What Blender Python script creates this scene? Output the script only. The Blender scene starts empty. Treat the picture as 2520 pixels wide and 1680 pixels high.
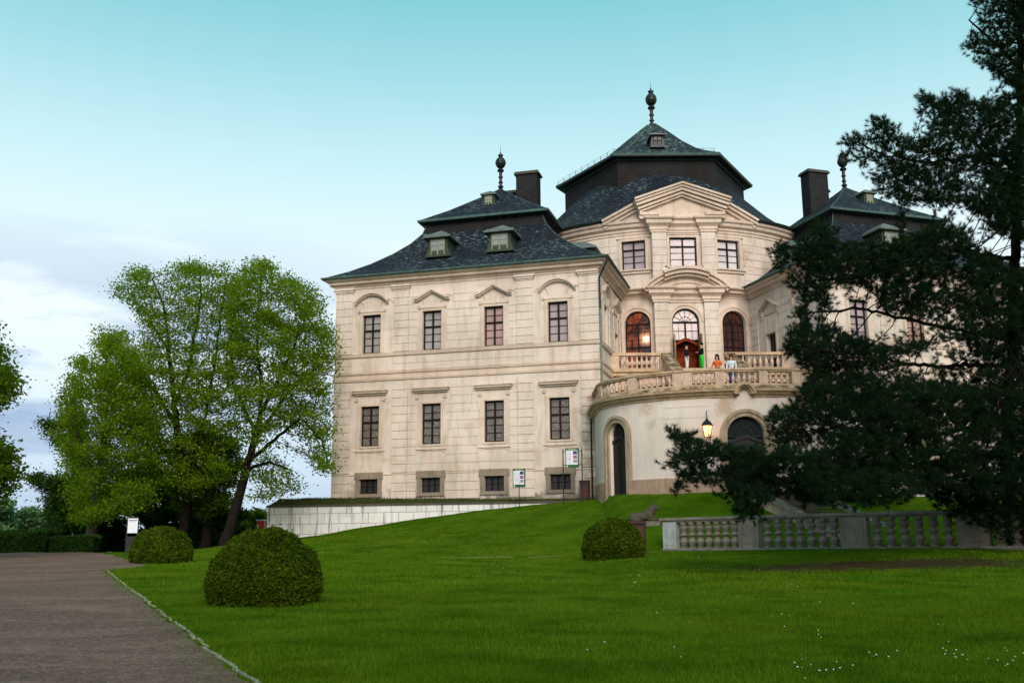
import bpy, bmesh, math, random
import numpy as np
from mathutils import Vector
random.seed(7); rng = np.random.default_rng(11)
S = bpy.context.scene; COL = S.collection
R = math.radians

# ------------------------------------------------------------------ camera
FPX = 2520.0; PITCH = R(11.58); ROLL = R(-0.388)      # photograph measured at 2520 x 1680
_F = np.array([0, math.cos(PITCH), math.sin(PITCH)]); _U0 = np.array([0, -math.sin(PITCH), math.cos(PITCH)])
_c, _s = math.cos(ROLL), math.sin(ROLL)
_R = _c*np.array([1., 0, 0]) + _s*_U0; _U = -_s*np.array([1., 0, 0]) + _c*_U0
cam = bpy.data.cameras.new('camera'); co = bpy.data.objects.new('camera', cam); COL.objects.link(co)
cam.sensor_width = 36; cam.lens = 36.0; cam.clip_start = 0.1; cam.clip_end = 3000
from mathutils import Matrix
co.matrix_world = Matrix(((_R[0], _U[0], -_F[0], 0), (_R[1], _U[1], -_F[1], 0), (_R[2], _U[2], -_F[2], 0), (0, 0, 0, 1)))
S.camera = co
# ------------------------------------------------------------------ light
EXPOSURE = 0.50
S.view_settings.view_transform = 'Standard'; S.view_settings.look = 'None'
S.view_settings.exposure = EXPOSURE; S.view_settings.gamma = 1
SUN_EL, SUN_AZ = 30, 172      # soft light from behind the camera, a little to the left
world = bpy.data.worlds.new("World"); S.world = world; world.use_nodes = True
def build_world():
    nt = world.node_tree; n = nt.nodes; l = nt.links; n.clear()
    out = n.new('ShaderNodeOutputWorld'); bg = n.new('ShaderNodeBackground')
    tc = n.new('ShaderNodeTexCoord'); sep = n.new('ShaderNodeSeparateXYZ'); l.new(tc.outputs['Generated'], sep.inputs[0])
    sky = n.new('ShaderNodeTexSky'); sky.sky_type = 'NISHITA'; sky.sun_disc = False
    sky.sun_elevation = R(SUN_EL); sky.sun_rotation = R(SUN_AZ)
    sk = n.new('ShaderNodeMixRGB'); sk.blend_type = 'MULTIPLY'; sk.inputs[0].default_value = 1; sk.inputs[2].default_value = (.085, .085, .085, 1)
    l.new(sky.outputs[0], sk.inputs[1])
    ramp = n.new('ShaderNodeValToRGB'); l.new(sep.outputs[2], ramp.inputs[0]); cr = ramp.color_ramp
    stops = [(0.0, (.36, .48, .64)), (.07, (.40, .52, .66)), (.14, (.60, .70, .76)), (.22, (.70, .79, .81)), (.29, (.62, .75, .77)), (.36, (.47, .69, .72)), (.44, (.29, .57, .61)), (.50, (.18, .49, .54)), (1, (.20, .42, .48))]
    while len(cr.elements) < len(stops): cr.elements.new(.5)
    for e, (p, c) in zip(cr.elements, stops): e.position = p; e.color = (*c, 1)
    # haze-thin cloud banks low on the left
    mp = n.new('ShaderNodeMapping'); mp.inputs['Scale'].default_value = (2.2, 2.2, 9.5); mp.inputs['Rotation'].default_value = (0, R(5), 0)
    l.new(tc.outputs['Generated'], mp.inputs[0])
    nz = n.new('ShaderNodeTexNoise'); nz.inputs['Scale'].default_value = 1.9; nz.inputs['Detail'].default_value = 7; nz.inputs['Roughness'].default_value = .52; nz.inputs['Distortion'].default_value = .3
    l.new(mp.outputs[0], nz.inputs[0])
    r2 = n.new('ShaderNodeValToRGB'); l.new(nz.outputs[0], r2.inputs[0])
    r2.color_ramp.elements[0].position = .45; r2.color_ramp.elements[0].color = (0, 0, 0, 1)
    r2.color_ramp.elements[1].position = .56; r2.color_ramp.elements[1].color = (1, 1, 1, 1)
    # where the banks are: low and to the left
    r3 = n.new('ShaderNodeValToRGB'); l.new(sep.outputs[2], r3.inputs[0]); c3 = r3.color_ramp
    c3.elements[0].position = .02; c3.elements[0].color = (.4, .4, .4, 1)
    c3.elements[1].position = .31; c3.elements[1].color = (0, 0, 0, 1)
    e = c3.elements.new(.12); e.color = (1, 1, 1, 1); e = c3.elements.new(.20); e.color = (.75, .75, .75, 1)
    r4 = n.new('ShaderNodeMapRange'); l.new(sep.outputs[0], r4.inputs[0])
    r4.inputs[1].default_value = -.05; r4.inputs[2].default_value = -.25; r4.inputs[3].default_value = .12; r4.inputs[4].default_value = 1
    m1 = n.new('ShaderNodeMath'); m1.operation = 'MULTIPLY'; l.new(r2.outputs[0], m1.inputs[0]); l.new(r3.outputs[0], m1.inputs[1])
    m2 = n.new('ShaderNodeMath'); m2.operation = 'MULTIPLY'; l.new(m1.outputs[0], m2.inputs[0]); l.new(r4.outputs[0], m2.inputs[1])
    cl = n.new('ShaderNodeMixRGB'); cl.inputs[2].default_value = (.25, .35, .52, 1); l.new(m2.outputs[0], cl.inputs[0]); l.new(ramp.outputs[0], cl.inputs[1])
    # thin bright cloud
    nz2 = n.new('ShaderNodeTexNoise'); nz2.inputs['Scale'].default_value = 1.1; nz2.inputs['Detail'].default_value = 4; l.new(mp.outputs[0], nz2.inputs[0])
    m3 = n.new('ShaderNodeMapRange'); l.new(nz2.outputs[0], m3.inputs[0]); m3.inputs[1].default_value = .48; m3.inputs[2].default_value = .75; m3.inputs[3].default_value = 0; m3.inputs[4].default_value = .5
    m4 = n.new('ShaderNodeMath'); m4.operation = 'MULTIPLY'; l.new(m3.outputs[0], m4.inputs[0]); l.new(r3.outputs[0], m4.inputs[1])
    cl2 = n.new('ShaderNodeMixRGB'); cl2.inputs[2].default_value = (.80, .79, .80, 1); l.new(m4.outputs[0], cl2.inputs[0]); l.new(cl.outputs[0], cl2.inputs[1])
    fin = n.new('ShaderNodeMixRGB'); fin.inputs[0].default_value = .12
    l.new(cl2.outputs[0], fin.inputs[1]); l.new(sk.outputs[0], fin.inputs[2])
    l.new(fin.outputs[0], bg.inputs[0]); bg.inputs[1].default_value = 1.0; l.new(bg.outputs[0], out.inputs[0])
build_world()
sl = bpy.data.lights.new('sun', 'SUN'); sl.energy = 2.6; sl.angle = R(38); sl.color = (1, .87, .78)
so = bpy.data.objects.new('sun', sl); COL.objects.link(so)
so.rotation_euler = (R(90-SUN_EL), 0, R(180-SUN_AZ))
S.cycles.max_bounces = 6; S.cycles.diffuse_bounces = 3; S.cycles.transparent_max_bounces = 8; S.cycles.transmission_bounces = 3

# ------------------------------------------------------------------ helpers
def ray(x, y): return _F*FPX + _R*(x-1260) - _U*(y-840)
def at_depth(x, y, Y): d = ray(x, y); return d*Y/d[1]
def project(P):
    P = np.asarray(P, float); d = P@_F
    return np.stack([1260+FPX*(P@_R)/d, 840-FPX*(P@_U)/d], -1)

def tag(o, label=None, cat=None, group=None, kind=None):
    if label: o['label'] = label
    if cat: o['category'] = cat
    if group: o['group'] = group
    if kind: o['kind'] = kind
    return o
def empty(name, loc=(0, 0, 0), rz=0, label=None, cat=None, group=None):
    o = bpy.data.objects.new(name, None); COL.objects.link(o); o.location = loc; o.rotation_euler = (0, 0, rz)
    return tag(o, label, cat, group)
def copy_tree(o, parent=None):
    c = o.copy(); COL.objects.link(c)
    c.parent = parent
    for ch in list(o.children): copy_tree(ch, c)
    return c

class MB:
    """collects faces; .build links them as one mesh object with metric UVs"""
    def __init__(s): s.v = []; s.f = []; s.m = []
    def add(s, vs, fs, mi=0):
        b = len(s.v); s.v.extend([tuple(map(float, p)) for p in vs]); s.f.extend([tuple(b+i for i in f) for f in fs]); s.m.extend([mi]*len(fs)); return s
    def box(s, c, d, rz=0, mi=0):
        cx, cy, cz = c; hx, hy, hz = d[0]/2, d[1]/2, d[2]/2; k, q = math.cos(rz), math.sin(rz)
        vs = [(cx+x*k-y*q, cy+x*q+y*k, cz+z) for x in (-hx, hx) for y in (-hy, hy) for z in (-hz, hz)]
        return s.add(vs, [(0, 1, 3, 2), (4, 6, 7, 5), (0, 4, 5, 1), (2, 3, 7, 6), (0, 2, 6, 4), (1, 5, 7, 3)], mi)
    def tube(s, p0, p1, r0, r1=None, n=8, mi=0, cap=True):
        r1 = r0 if r1 is None else r1; p0 = np.array(p0, float); p1 = np.array(p1, float); d = p1-p0; L = np.linalg.norm(d)+1e-9; d /= L
        a = np.cross(d, (0, 0, 1) if abs(d[2]) < .9 else (1, 0, 0)); a /= np.linalg.norm(a); b = np.cross(d, a)
        vs = []
        for p, r in ((p0, r0), (p1, r1)):
            for i in range(n): t = 2*math.pi*i/n; vs.append(p+r*(a*math.cos(t)+b*math.sin(t)))
        fs = [(i, (i+1) % n, n+(i+1) % n, n+i) for i in range(n)]
        if cap: fs += [tuple(range(n))[::-1], tuple(range(n, 2*n))]
        return s.add(vs, fs, mi)
    def lathe(s, c, prof, n=12, mi=0):
        """prof: (radius, z) bottom to top"""
        vs = []
        for r, z in prof:
            for i in range(n): t = 2*math.pi*i/n; vs.append((c[0]+r*math.cos(t), c[1]+r*math.sin(t), c[2]+z))
        fs = [(k*n+i, k*n+(i+1) % n, (k+1)*n+(i+1) % n, (k+1)*n+i) for k in range(len(prof)-1) for i in range(n)]
        fs += [tuple(range(n))[::-1], tuple((len(prof)-1)*n+i for i in range(n))]
        return s.add(vs, fs, mi)
    # everything on a wall: mf(s, z, o) -> point, s along the wall, z up, o outward
    def slab(s, mf, s0, s1, z0, z1, o0, o1, n=1, mi=0):
        vs = []
        for i in range(n+1):
            t = s0+(s1-s0)*i/n
            for z, o in ((z0, o0), (z1, o0), (z1, o1), (z0, o1)): vs.append(mf(t, z, o))
        fs = []
        for i in range(n):
            a = 4*i; b = a+4
            for j in range(4): fs.append((a+j, a+(j+1) % 4, b+(j+1) % 4, b+j))
        fs += [(3, 2, 1, 0), (4*n, 4*n+1, 4*n+2, 4*n+3)]
        return s.add(vs, fs, mi)
    def band(s, mf, pts, t, o0, o1, mi=0):
        """a strip of thickness t below the polyline pts [(s,z)] between outward offsets o0 and o1"""
        vs = []
        for i, (a, z) in enumerate(pts):
            p = pts[max(i-1, 0)]; q = pts[min(i+1, len(pts)-1)]
            dx, dz = q[0]-p[0], q[1]-p[1]; L = math.hypot(dx, dz)
            nx, nz = dz/L, -dx/L
            if nz > 0: nx, nz = -nx, -nz
            k = t
            if 0 < i < len(pts)-1:
                d1 = np.array([a-p[0], z-p[1]]); d2 = np.array([q[0]-a, q[1]-z]); d1 = d1/np.linalg.norm(d1); d2 = d2/np.linalg.norm(d2)
                k = t/max(.5, math.sqrt((1+float(d1@d2))/2))
            for (ss, zz, o) in ((a+nx*k, z+nz*k, o0), (a, z, o0), (a, z, o1), (a+nx*k, z+nz*k, o1)): vs.append(mf(ss, zz, o))
        n = len(pts)-1; fs = []
        for i in range(n):
            a = 4*i; b = a+4
            for j in range(4): fs.append((a+j, a+(j+1) % 4, b+(j+1) % 4, b+j))
        fs += [(3, 2, 1, 0), (4*n, 4*n+1, 4*n+2, 4*n+3)]
        return s.add(vs, fs, mi)
    def wall(s, mf, s0, s1, z0, z1, holes=(), ds=50, depth=.28, mi=0, rev=None):
        """wall sheet with openings (c, hw, zb, zt, arched) and their reveals"""
        rev = mi if rev is None else rev
        ss = {s0, s1}
        k = max(1, int(math.ceil((s1-s0)/ds)))
        for i in range(k+1): ss.add(s0+(s1-s0)*i/k)
        for c, hw, zb, zt, ar in holes:
            N = 14 if ar else 1
            for i in range(N+1):
                ss.add(c-hw*math.cos(math.pi*i/N) if ar else c-hw+2*hw*i/N)
        ss = sorted(ss); out = [ss[0]]
        for a in ss[1:]:
            if a-out[-1] > 1e-5: out.append(a)
        ss = out
        def top(h, a):
            c, hw, zb, zt, ar = h
            return zt-hw+math.sqrt(max(0, hw*hw-(a-c)**2)) if ar else zt
        for a, b in zip(ss[:-1], ss[1:]):
            m = (a+b)/2; hs = sorted([h for h in holes if abs(m-h[0]) < h[1]], key=lambda h: h[2])
            lo = (z0, z0)
            for h in hs:
                s.add([mf(a, lo[0], 0), mf(b, lo[1], 0), mf(b, h[2], 0), mf(a, h[2], 0)], [(0, 1, 2, 3)], mi)
                ta, tb = top(h, a), top(h, b)
                s.add([mf(a, ta, 0), mf(b, tb, 0), mf(b, tb, -depth), mf(a, ta, -depth)], [(0, 1, 2, 3)], rev)
                s.add([mf(a, h[2], 0), mf(b, h[2], 0), mf(b, h[2], -depth), mf(a, h[2], -depth)], [(3, 2, 1, 0)], rev)
                lo = (ta, tb)
            s.add([mf(a, lo[0], 0), mf(b, lo[1], 0), mf(b, z1, 0), mf(a, z1, 0)], [(0, 1, 2, 3)], mi)
        for h in holes:
            for a in (h[0]-h[1], h[0]+h[1]):
                zt = h[3]-(h[1] if h[4] else 0)
                s.add([mf(a, h[2], 0), mf(a, zt, 0), mf(a, zt, -depth), mf(a, h[2], -depth)], [(0, 1, 2, 3)], rev)
        return s
    def ring(s, mf, c, zc, r0, r1, a0, a1, o0, o1, n=14, mi=0):
        """arched moulding: ring sector, angles in degrees from +s towards +z"""
        vs = []
        for i in range(n+1):
            t = R(a0+(a1-a0)*i/n)
            for r, o in ((r0, o0), (r1, o0), (r1, o1), (r0, o1)): vs.append(mf(c+r*math.cos(t), zc+r*math.sin(t), o))
        fs = []
        for i in range(n):
            a = 4*i; b = a+4
            for j in range(4): fs.append((a+j, a+(j+1) % 4, b+(j+1) % 4, b+j))
        fs += [(3, 2, 1, 0), (4*n, 4*n+1, 4*n+2, 4*n+3)]
        return s.add(vs, fs, mi)
    def sweep(s, path, prof, closed=False, mi=0):
        """path: (x, y) with the outside on the right-hand side of travel; prof: (outward, z)"""
        P = [np.array(p, float) for p in path]; N = len(P); vs = []
        for i in range(N):
            a = P[(i-1) % N] if (closed or i > 0) else None; b = P[(i+1) % N] if (closed or i < N-1) else None
            d1 = (P[i]-a) if a is not None else (b-P[i]); d2 = (b-P[i]) if b is not None else (P[i]-a)
            d1 = d1/np.linalg.norm(d1); d2 = d2/np.linalg.norm(d2)
            n1 = np.array([d1[1], -d1[0]]); n2 = np.array([d2[1], -d2[0]]); m = n1+n2; m = m/max(1e-6, (1+float(n1@n2)))
            if np.linalg.norm(m) > 2.2: m = m/np.linalg.norm(m)*2.2
            for o, z in prof: q = P[i]+m*o; vs.append((q[0], q[1], z))
        k = len(prof); fs = []
        for i in range(N if closed else N-1):
            for j in range(k-1): a = i*k+j; b = ((i+1) % N)*k+j; fs.append((a, b, b+1, a+1))
        return s.add(vs, fs, mi)
    def poly(s, pts, mi=0): return s.add(pts, [tuple(range(len(pts)))], mi)
    def build(s, name, mats, parent=None, smooth=False, uv=True, merge=False):
        me = bpy.data.meshes.new(name); me.from_pydata(s.v, [], s.f)
        if not isinstance(mats, (list, tuple)): mats = [mats]
        for m in mats: me.materials.append(m)
        if len(mats) > 1: me.polygons.foreach_set('material_index', s.m)
        bm = bmesh.new(); bm.from_mesh(me)
        if merge: bmesh.ops.remove_doubles(bm, verts=bm.verts, dist=1e-4)
        if merge: bmesh.ops.recalc_face_normals(bm, faces=bm.faces)
        if uv:
            ul = bm.loops.layers.uv.new('UVMap')
            for f in bm.faces:
                f.normal_update(); n = f.normal
                if abs(n.z) > .97: t = Vector((1, 0, 0)); b = Vector((0, 1, 0))
                else:
                    t = Vector((-n.y, n.x, 0)).normalized(); b = n.cross(t)
                for lp in f.loops: p = lp.vert.co; lp[ul].uv = (p.dot(t), p.dot(b))
        bm.to_mesh(me); bm.free()
        if smooth: me.polygons.foreach_set('use_smooth', [True]*len(me.polygons))
        me.update()
        o = bpy.data.objects.new(name, me); COL.objects.link(o)
        if parent is not None: o.parent = parent
        return o

def raw_mesh(name, V, Fidx, mat, parent=None, smooth=False):
    """fast numpy mesh: V (n,3), Fidx (m,k)"""
    V = np.asarray(V, np.float32); Fidx = np.asarray(Fidx, np.int32); k = Fidx.shape[1]
    me = bpy.data.meshes.new(name); me.vertices.add(len(V)); me.vertices.foreach_set('co', V.ravel())
    me.loops.add(Fidx.size); me.loops.foreach_set('vertex_index', Fidx.ravel())
    me.polygons.add(len(Fidx)); me.polygons.foreach_set('loop_start', np.arange(0, Fidx.size, k, dtype=np.int32))
    me.polygons.foreach_set('loop_total', np.full(len(Fidx), k, np.int32)) if hasattr(me.polygons[0], 'loop_total') else None
    if smooth: me.polygons.foreach_set('use_smooth', np.ones(len(Fidx), bool))
    me.update(calc_edges=True); me.validate()
    me.materials.append(mat)
    o = bpy.data.objects.new(name, me); COL.objects.link(o)
    if parent is not None: o.parent = parent
    return o

# ------------------------------------------------------------------ materials
class NB:
    def __init__(s, name):
        s.m = bpy.data.materials.new(name); s.m.use_nodes = True; s.nt = s.m.node_tree; s.n = s.nt.nodes; s.l = s.nt.links
        s.b = s.n['Principled BSDF']; s.out = s.n['Material Output']
        s.tc = s.n.new('ShaderNodeTexCoord')
    def val(s, x, node_in):
        if isinstance(x, (int, float)): node_in.default_value = x
        elif isinstance(x, tuple): node_in.default_value = (*x, 1) if len(x) == 3 and node_in.type == 'RGBA' else x
        else: s.l.new(x, node_in)
    def coord(s, kind='Object', scale=(1, 1, 1), loc=(0, 0, 0), rot=(0, 0, 0)):
        mp = s.n.new('ShaderNodeMapping'); mp.inputs['Scale'].default_value = scale; mp.inputs['Location'].default_value = loc; mp.inputs['Rotation'].default_value = rot
        s.l.new(s.tc.outputs[kind], mp.inputs[0]); return mp.outputs[0]
    def noise(s, co, scale, detail=4, rough=.55, dist=0):
        t = s.n.new('ShaderNodeTexNoise'); s.l.new(co, t.inputs['Vector']); t.inputs['Scale'].default_value = scale; t.inputs['Detail'].default_value = detail
        t.inputs['Roughness'].default_value = rough; t.inputs['Distortion'].default_value = dist; return t.outputs[0]
    def ramp(s, x, stops):
        r = s.n.new('ShaderNodeValToRGB'); s.l.new(x, r.inputs[0]); cr = r.color_ramp
        while len(cr.elements) < len(stops): cr.elements.new(.5)
        for e, (p, c) in zip(cr.elements, stops): e.position = p; e.color = (*c, 1) if isinstance(c, tuple) else (c, c, c, 1)
        return r.outputs[0]
    def rng(s, x, a, b, c=0., d=1.):
        r = s.n.new('ShaderNodeMapRange'); s.l.new(x, r.inputs[0])
        for i, v in zip((1, 2, 3, 4), (a, b, c, d)): r.inputs[i].default_value = v
        return r.outputs[0]
    def mix(s, f, a, b, mode='MIX'):
        m = s.n.new('ShaderNodeMixRGB'); m.blend_type = mode; s.val(f, m.inputs[0]); s.val(a, m.inputs[1]); s.val(b, m.inputs[2]); return m.outputs[0]
    def math(s, op, a, b=0.):
        m = s.n.new('ShaderNodeMath'); m.operation = op; s.val(a, m.inputs[0]); s.val(b, m.inputs[1]); return m.outputs[0]
    def bump(s, h, strength=.3, dist=.02):
        b = s.n.new('ShaderNodeBump'); b.inputs['Strength'].default_value = strength; b.inputs['Distance'].default_value = dist; s.l.new(h, b.inputs['Height'])
        s.l.new(b.outputs[0], s.b.inputs['Normal']); return s
    def fin(s, col, rough=.8, metal=0., spec=.3):
        s.val(col, s.b.inputs['Base Color']); s.val(rough, s.b.inputs['Roughness']); s.b.inputs['Metallic'].default_value = metal
        s.b.inputs['Specular IOR Level'].default_value = spec; return s.m
    def sep(s, co):
        x = s.n.new('ShaderNodeSeparateXYZ'); s.l.new(co, x.inputs[0]); return x.outputs

def plaster(name, base, low, dirt=.5, red=.25, grimez=None):
    b = NB(name); o = b.coord(); st = b.coord(scale=(1, 1, .22)); hz = b.coord(scale=(.25, .25, 1.5))
    c = b.mix(b.rng(b.noise(o, .35, 5, .6), .35, .7), base, low)
    c = b.mix(b.math('MULTIPLY', b.rng(b.noise(st, 1.6, 6, .65), .50, .74), dirt), c, (.34, .27, .19))
    c = b.mix(b.math('MULTIPLY', b.rng(b.noise(b.coord(scale=(1, 1, .09), loc=(3, 1, 0)), 4.2, 6, .7), .54, .70), dirt*.7), c, (.33, .27, .20))
    c = b.mix(b.math('MULTIPLY', b.rng(b.noise(hz, 1.3, 5, .6), .55, .8), dirt*.8), c, (.36, .27, .19))
    c = b.mix(b.math('MULTIPLY', b.rng(b.noise(b.coord(loc=(7, 3, 1), scale=(.8, .8, .6)), .55, 6, .7), .6, .72), red), c, (.50, .20, .12))
    c = b.mix(b.math('MULTIPLY', b.rng(b.noise(b.coord(loc=(17, 3, 9)), .9, 7, .7), .60, .70), .30), c, (.78, .70, .60))
    if grimez is not None:
        z = b.sep(b.tc.outputs['Object'])[2]
        g = b.math('ADD', b.rng(z, grimez[0], grimez[1], 1, 0), b.rng(b.noise(o, 1.5, 6, .7), .3, .7, -.45, .45))
        c = b.mix(b.rng(g, .45, .75, 0, .85), c, (.13, .115, .075))
    b.bump(b.noise(o, 9, 6, .7), .35, .03)
    return b.fin(c, .9, 0, .2)
M = {}
M['plaster'] = plaster('cream_plaster', (.69, .585, .50), (.53, .445, .375), .7, .26)
M['plaster_low'] = plaster('cream_plaster_weathered', (.67, .57, .49), (.52, .44, .37), .7, .25, (2.6, 4.3))
M['trim'] = plaster('stucco_trim', (.68, .545, .44), (.48, .375, .29), .65, .18)
M['terrace'] = plaster('terrace_plaster', (.72, .62, .545), (.62, .53, .46), .30, .05)

def peel(m, pts):
    nt = m.node_tree; bs = nt.nodes['Principled BSDF']; tc = nt.nodes.new('ShaderNodeTexCoord'); src = bs.inputs['Base Color'].links[0].from_socket
    nz = nt.nodes.new('ShaderNodeTexNoise'); nt.links.new(tc.outputs['Object'], nz.inputs['Vector']); nz.inputs['Scale'].default_value = 2.4; nz.inputs['Detail'].default_value = 6; nz.inputs['Roughness'].default_value = .7
    for (p, r, c) in pts:
        v = nt.nodes.new('ShaderNodeVectorMath'); v.operation = 'DISTANCE'; nt.links.new(tc.outputs['Object'], v.inputs[0]); v.inputs[1].default_value = p
        a = nt.nodes.new('ShaderNodeMath'); a.operation = 'DIVIDE'; nt.links.new(v.outputs['Value'], a.inputs[0]); a.inputs[1].default_value = r
        b = nt.nodes.new('ShaderNodeMath'); b.operation = 'MULTIPLY_ADD'; nt.links.new(nz.outputs[0], b.inputs[0]); b.inputs[1].default_value = 2.6; b.inputs[2].default_value = -1.3
        d = nt.nodes.new('ShaderNodeMath'); d.operation = 'ADD'; nt.links.new(a.outputs[0], d.inputs[0]); nt.links.new(b.outputs[0], d.inputs[1])
        k = nt.nodes.new('ShaderNodeMapRange'); nt.links.new(d.outputs[0], k.inputs[0]); k.inputs[1].default_value = 1.0; k.inputs[2].default_value = .45; k.inputs[3].default_value = 0; k.inputs[4].default_value = .7
        mx = nt.nodes.new('ShaderNodeMixRGB'); nt.links.new(k.outputs[0], mx.inputs[0]); nt.links.new(src, mx.inputs[1]); mx.inputs[2].default_value = (*c, 1); src = mx.outputs[0]
    nt.links.new(src, bs.inputs['Base Color'])
def sandstone(name, a, b_, moss=.5, mossc=(.06, .058, .03), up=True):
    b = NB(name); o = b.coord()
    c = b.mix(b.rng(b.noise(o, 1.3, 6, .65), .35, .68), a, b_)
    c = b.mix(b.math('MULTIPLY', b.rng(b.noise(b.coord(scale=(1, 1, .3)), 5, 5, .7), .5, .7), .55), c, (.10, .08, .05))
    if moss:
        g = b.n.new('ShaderNodeNewGeometry'); nz = b.sep(g.outputs['Normal'])[2]
        f = b.math('ADD', b.rng(nz, .05, .7, 0, .75 if up else 0), b.rng(b.noise(o, 2.1, 6, .7), .35, .75, -.35, .4))
        c = b.mix(b.rng(f, .35, .75, 0, moss), c, mossc)
    b.bump(b.noise(o, 14, 5, .7), .5, .02)
    return b.fin(c, .92, 0, .15)
M['sand'] = sandstone('terrace_sandstone', (.62, .46, .345), (.46, .32, .225), .5)
M['sand_moss'] = sandstone('mossy_cornice_stone', (.60, .42, .27), (.36, .25, .15), .9, (.045, .036, .020))
M['door_stone'] = sandstone('ochre_door_surround', (.42, .32, .215), (.29, .22, .15), .35)
M['plinth'] = sandstone('pinkish_plinth_stone', (.42, .28, .20), (.30, .21, .15), .4)
M['grey_stone'] = sandstone('grey_window_surround', (.27, .22, .165), (.20, .165, .12), .5)
M['garden_stone'] = sandstone('weathered_garden_stone', (.28, .24, .19), (.14, .12, .095), .8, (.035, .036, .022))
M['pale_pillar'] = sandstone('pale_pillar_stone', (.42, .43, .42), (.28, .27, .25), .5, (.08, .08, .06))
M['lion_stone'] = sandstone('dark_lion_stone', (.095, .082, .06), (.055, .048, .034), .5, (.04, .045, .03))
def slate(name, base, base2, lichen=.8, sc=1.0, lichc=(.30, .38, .38)):
    b = NB(name); uv = b.tc.outputs['UV']
    br = b.n.new('ShaderNodeTexBrick'); b.l.new(uv, br.inputs['Vector']); br.inputs['Scale'].default_value = 1
    br.inputs['Brick Width'].default_value = .30*sc; br.inputs['Row Height'].default_value = .19*sc; br.inputs['Mortar Size'].default_value = .014
    br.inputs['Color1'].default_value = (*base, 1); br.inputs['Color2'].default_value = (*base2, 1); br.inputs['Mortar'].default_value = (base[0]*.3, base[1]*.3, base[2]*.3, 1)
    c = br.outputs[0]
    o = b.coord()
    c = b.mix(b.rng(b.noise(o, .5, 5, .6), .3, .7, 0, .5), c, b.mix(.25, c, (.05, .07, .085)))
    big = b.rng(b.noise(b.coord(loc=(3, 9, 4)), .33, 4, .6), .44, .58)
    sm = b.rng(b.noise(b.coord(kind='UV', scale=(1.6, 5.5, 1)), 1.5, 5, .65), .57, .62)
    c = b.mix(b.math('MULTIPLY', b.math('MULTIPLY', big, sm), lichen), c, lichc)
    sm2 = b.rng(b.noise(b.coord(kind='UV', scale=(1.1, 3.2, 1), loc=(4, 2, 0)), 2.3, 4, .6), .64, .67)
    c = b.mix(b.math('MULTIPLY', sm2, lichen*.8), c, lichc)
    b.bump(br.outputs[1], -.5, .03)
    return b.fin(c, .8, 0, .15)
M['slate'] = slate('dark_blue_slate', (.004, .007, .012), (.009, .013, .020), .6)
M['slate_green'] = slate('lichen_slate', (.010, .017, .020), (.02, .033, .035), 1.6, 1.0, (.30, .42, .38))
M['slate_brown'] = slate('brown_hung_slate', (.011, .009, .008), (.017, .014, .012), .0)
def simple(name, col, rough=.5, metal=0., var=.25, sc=8, spec=.4):
    b = NB(name); c = b.mix(b.rng(b.noise(b.coord(), sc, 5, .6), .3, .75, 0, 1), col, tuple(x*(1-var) for x in col))
    return b.fin(c, rough, metal, spec)
M['copper'] = simple('green_copper', (.075, .135, .115), .75, 0, .6, 3, .2)
M['copper_pale'] = simple('pale_copper_pipe', (.16, .24, .17), .6, 0, .5, 3)
M['grey_pipe'] = simple('grey_pipe', (.10, .09, .075), .6, 0, .5, 3)
M['fan_glass'] = simple('fanlight_glass', (.02, .028, .033), .12, 0, .3, 2, .5)
M['dark_copper'] = simple('dark_copper', (.010, .020, .018), .5, 0, .4, 3)
M['finial'] = simple('finial_metal', (.012, .016, .013), .45, .3, .4, 4)
M['dormer'] = simple('dormer_copper_green', (.032, .048, .024), .7, 0, .5, 3)
M['win_dark'] = simple('dark_brown_window_wood', (.014, .006, .005), .6, 0, .3, 6, .15)
M['black_iron'] = simple('black_iron', (.006, .006, .006), .6, 0, .3)
M['door_dark'] = simple('black_wood_door', (.007, .0055, .005), .6, 0, .5, 2)
M['red_wood'] = simple('red_brown_door_wood', (.21, .030, .006), .7, 0, .6, 2.2, .1)
M['ochre_wood'] = simple('ochre_door_leaf', (.28, .19, .10), .6, 0, .4, 3)
def glass(name, a, b_, emis=0., vert=5., bars=0.45, rough=.12):
    b = NB(name); o = b.tc.outputs['UV']
    w = b.n.new('ShaderNodeTexWave'); w.wave_type = 'BANDS'; w.bands_direction = 'X'; b.l.new(b.coord(kind='UV'), w.inputs['Vector']); w.inputs['Scale'].default_value = vert; w.inputs['Distortion'].default_value = 3.5; w.inputs['Detail'].default_value = 2
    c = b.mix(b.rng(w.outputs[1], .2, .9, 0, 1), a, b_)
    c = b.mix(b.rng(b.noise(b.coord(), .9, 3, .5), .4, .62, 0, bars), c, tuple(x*.45 for x in a))
    if emis: b.val(c, b.b.inputs['Emission Color']); b.b.inputs['Emission Strength'].default_value = emis
    return b.fin(c, rough, 0, .5)
M['pane_white'] = glass('glass_white_curtain', (.36, .33, .31), (.26, .25, .24))
M['pane_pink'] = glass('glass_pink_blind', (.45, .28, .24), (.34, .22, .20))
M['pane_lilac'] = glass('glass_pale_curtain', (.40, .32, .32), (.32, .26, .28))
M['pane_bright'] = glass('glass_bright_curtain', (.60, .55, .54), (.45, .42, .42), .12)
M['pane_door'] = glass('glass_rose_fanlight', (.55, .42, .40), (.42, .33, .33), .08)
M['pane_dark'] = glass('glass_dark_cellar', (.008, .009, .008), (.018, .018, .016), 0, 5, .3, .45)
M['pane_dormer'] = glass('glass_dormer', (.30, .32, .30), (.16, .18, .17))
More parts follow.
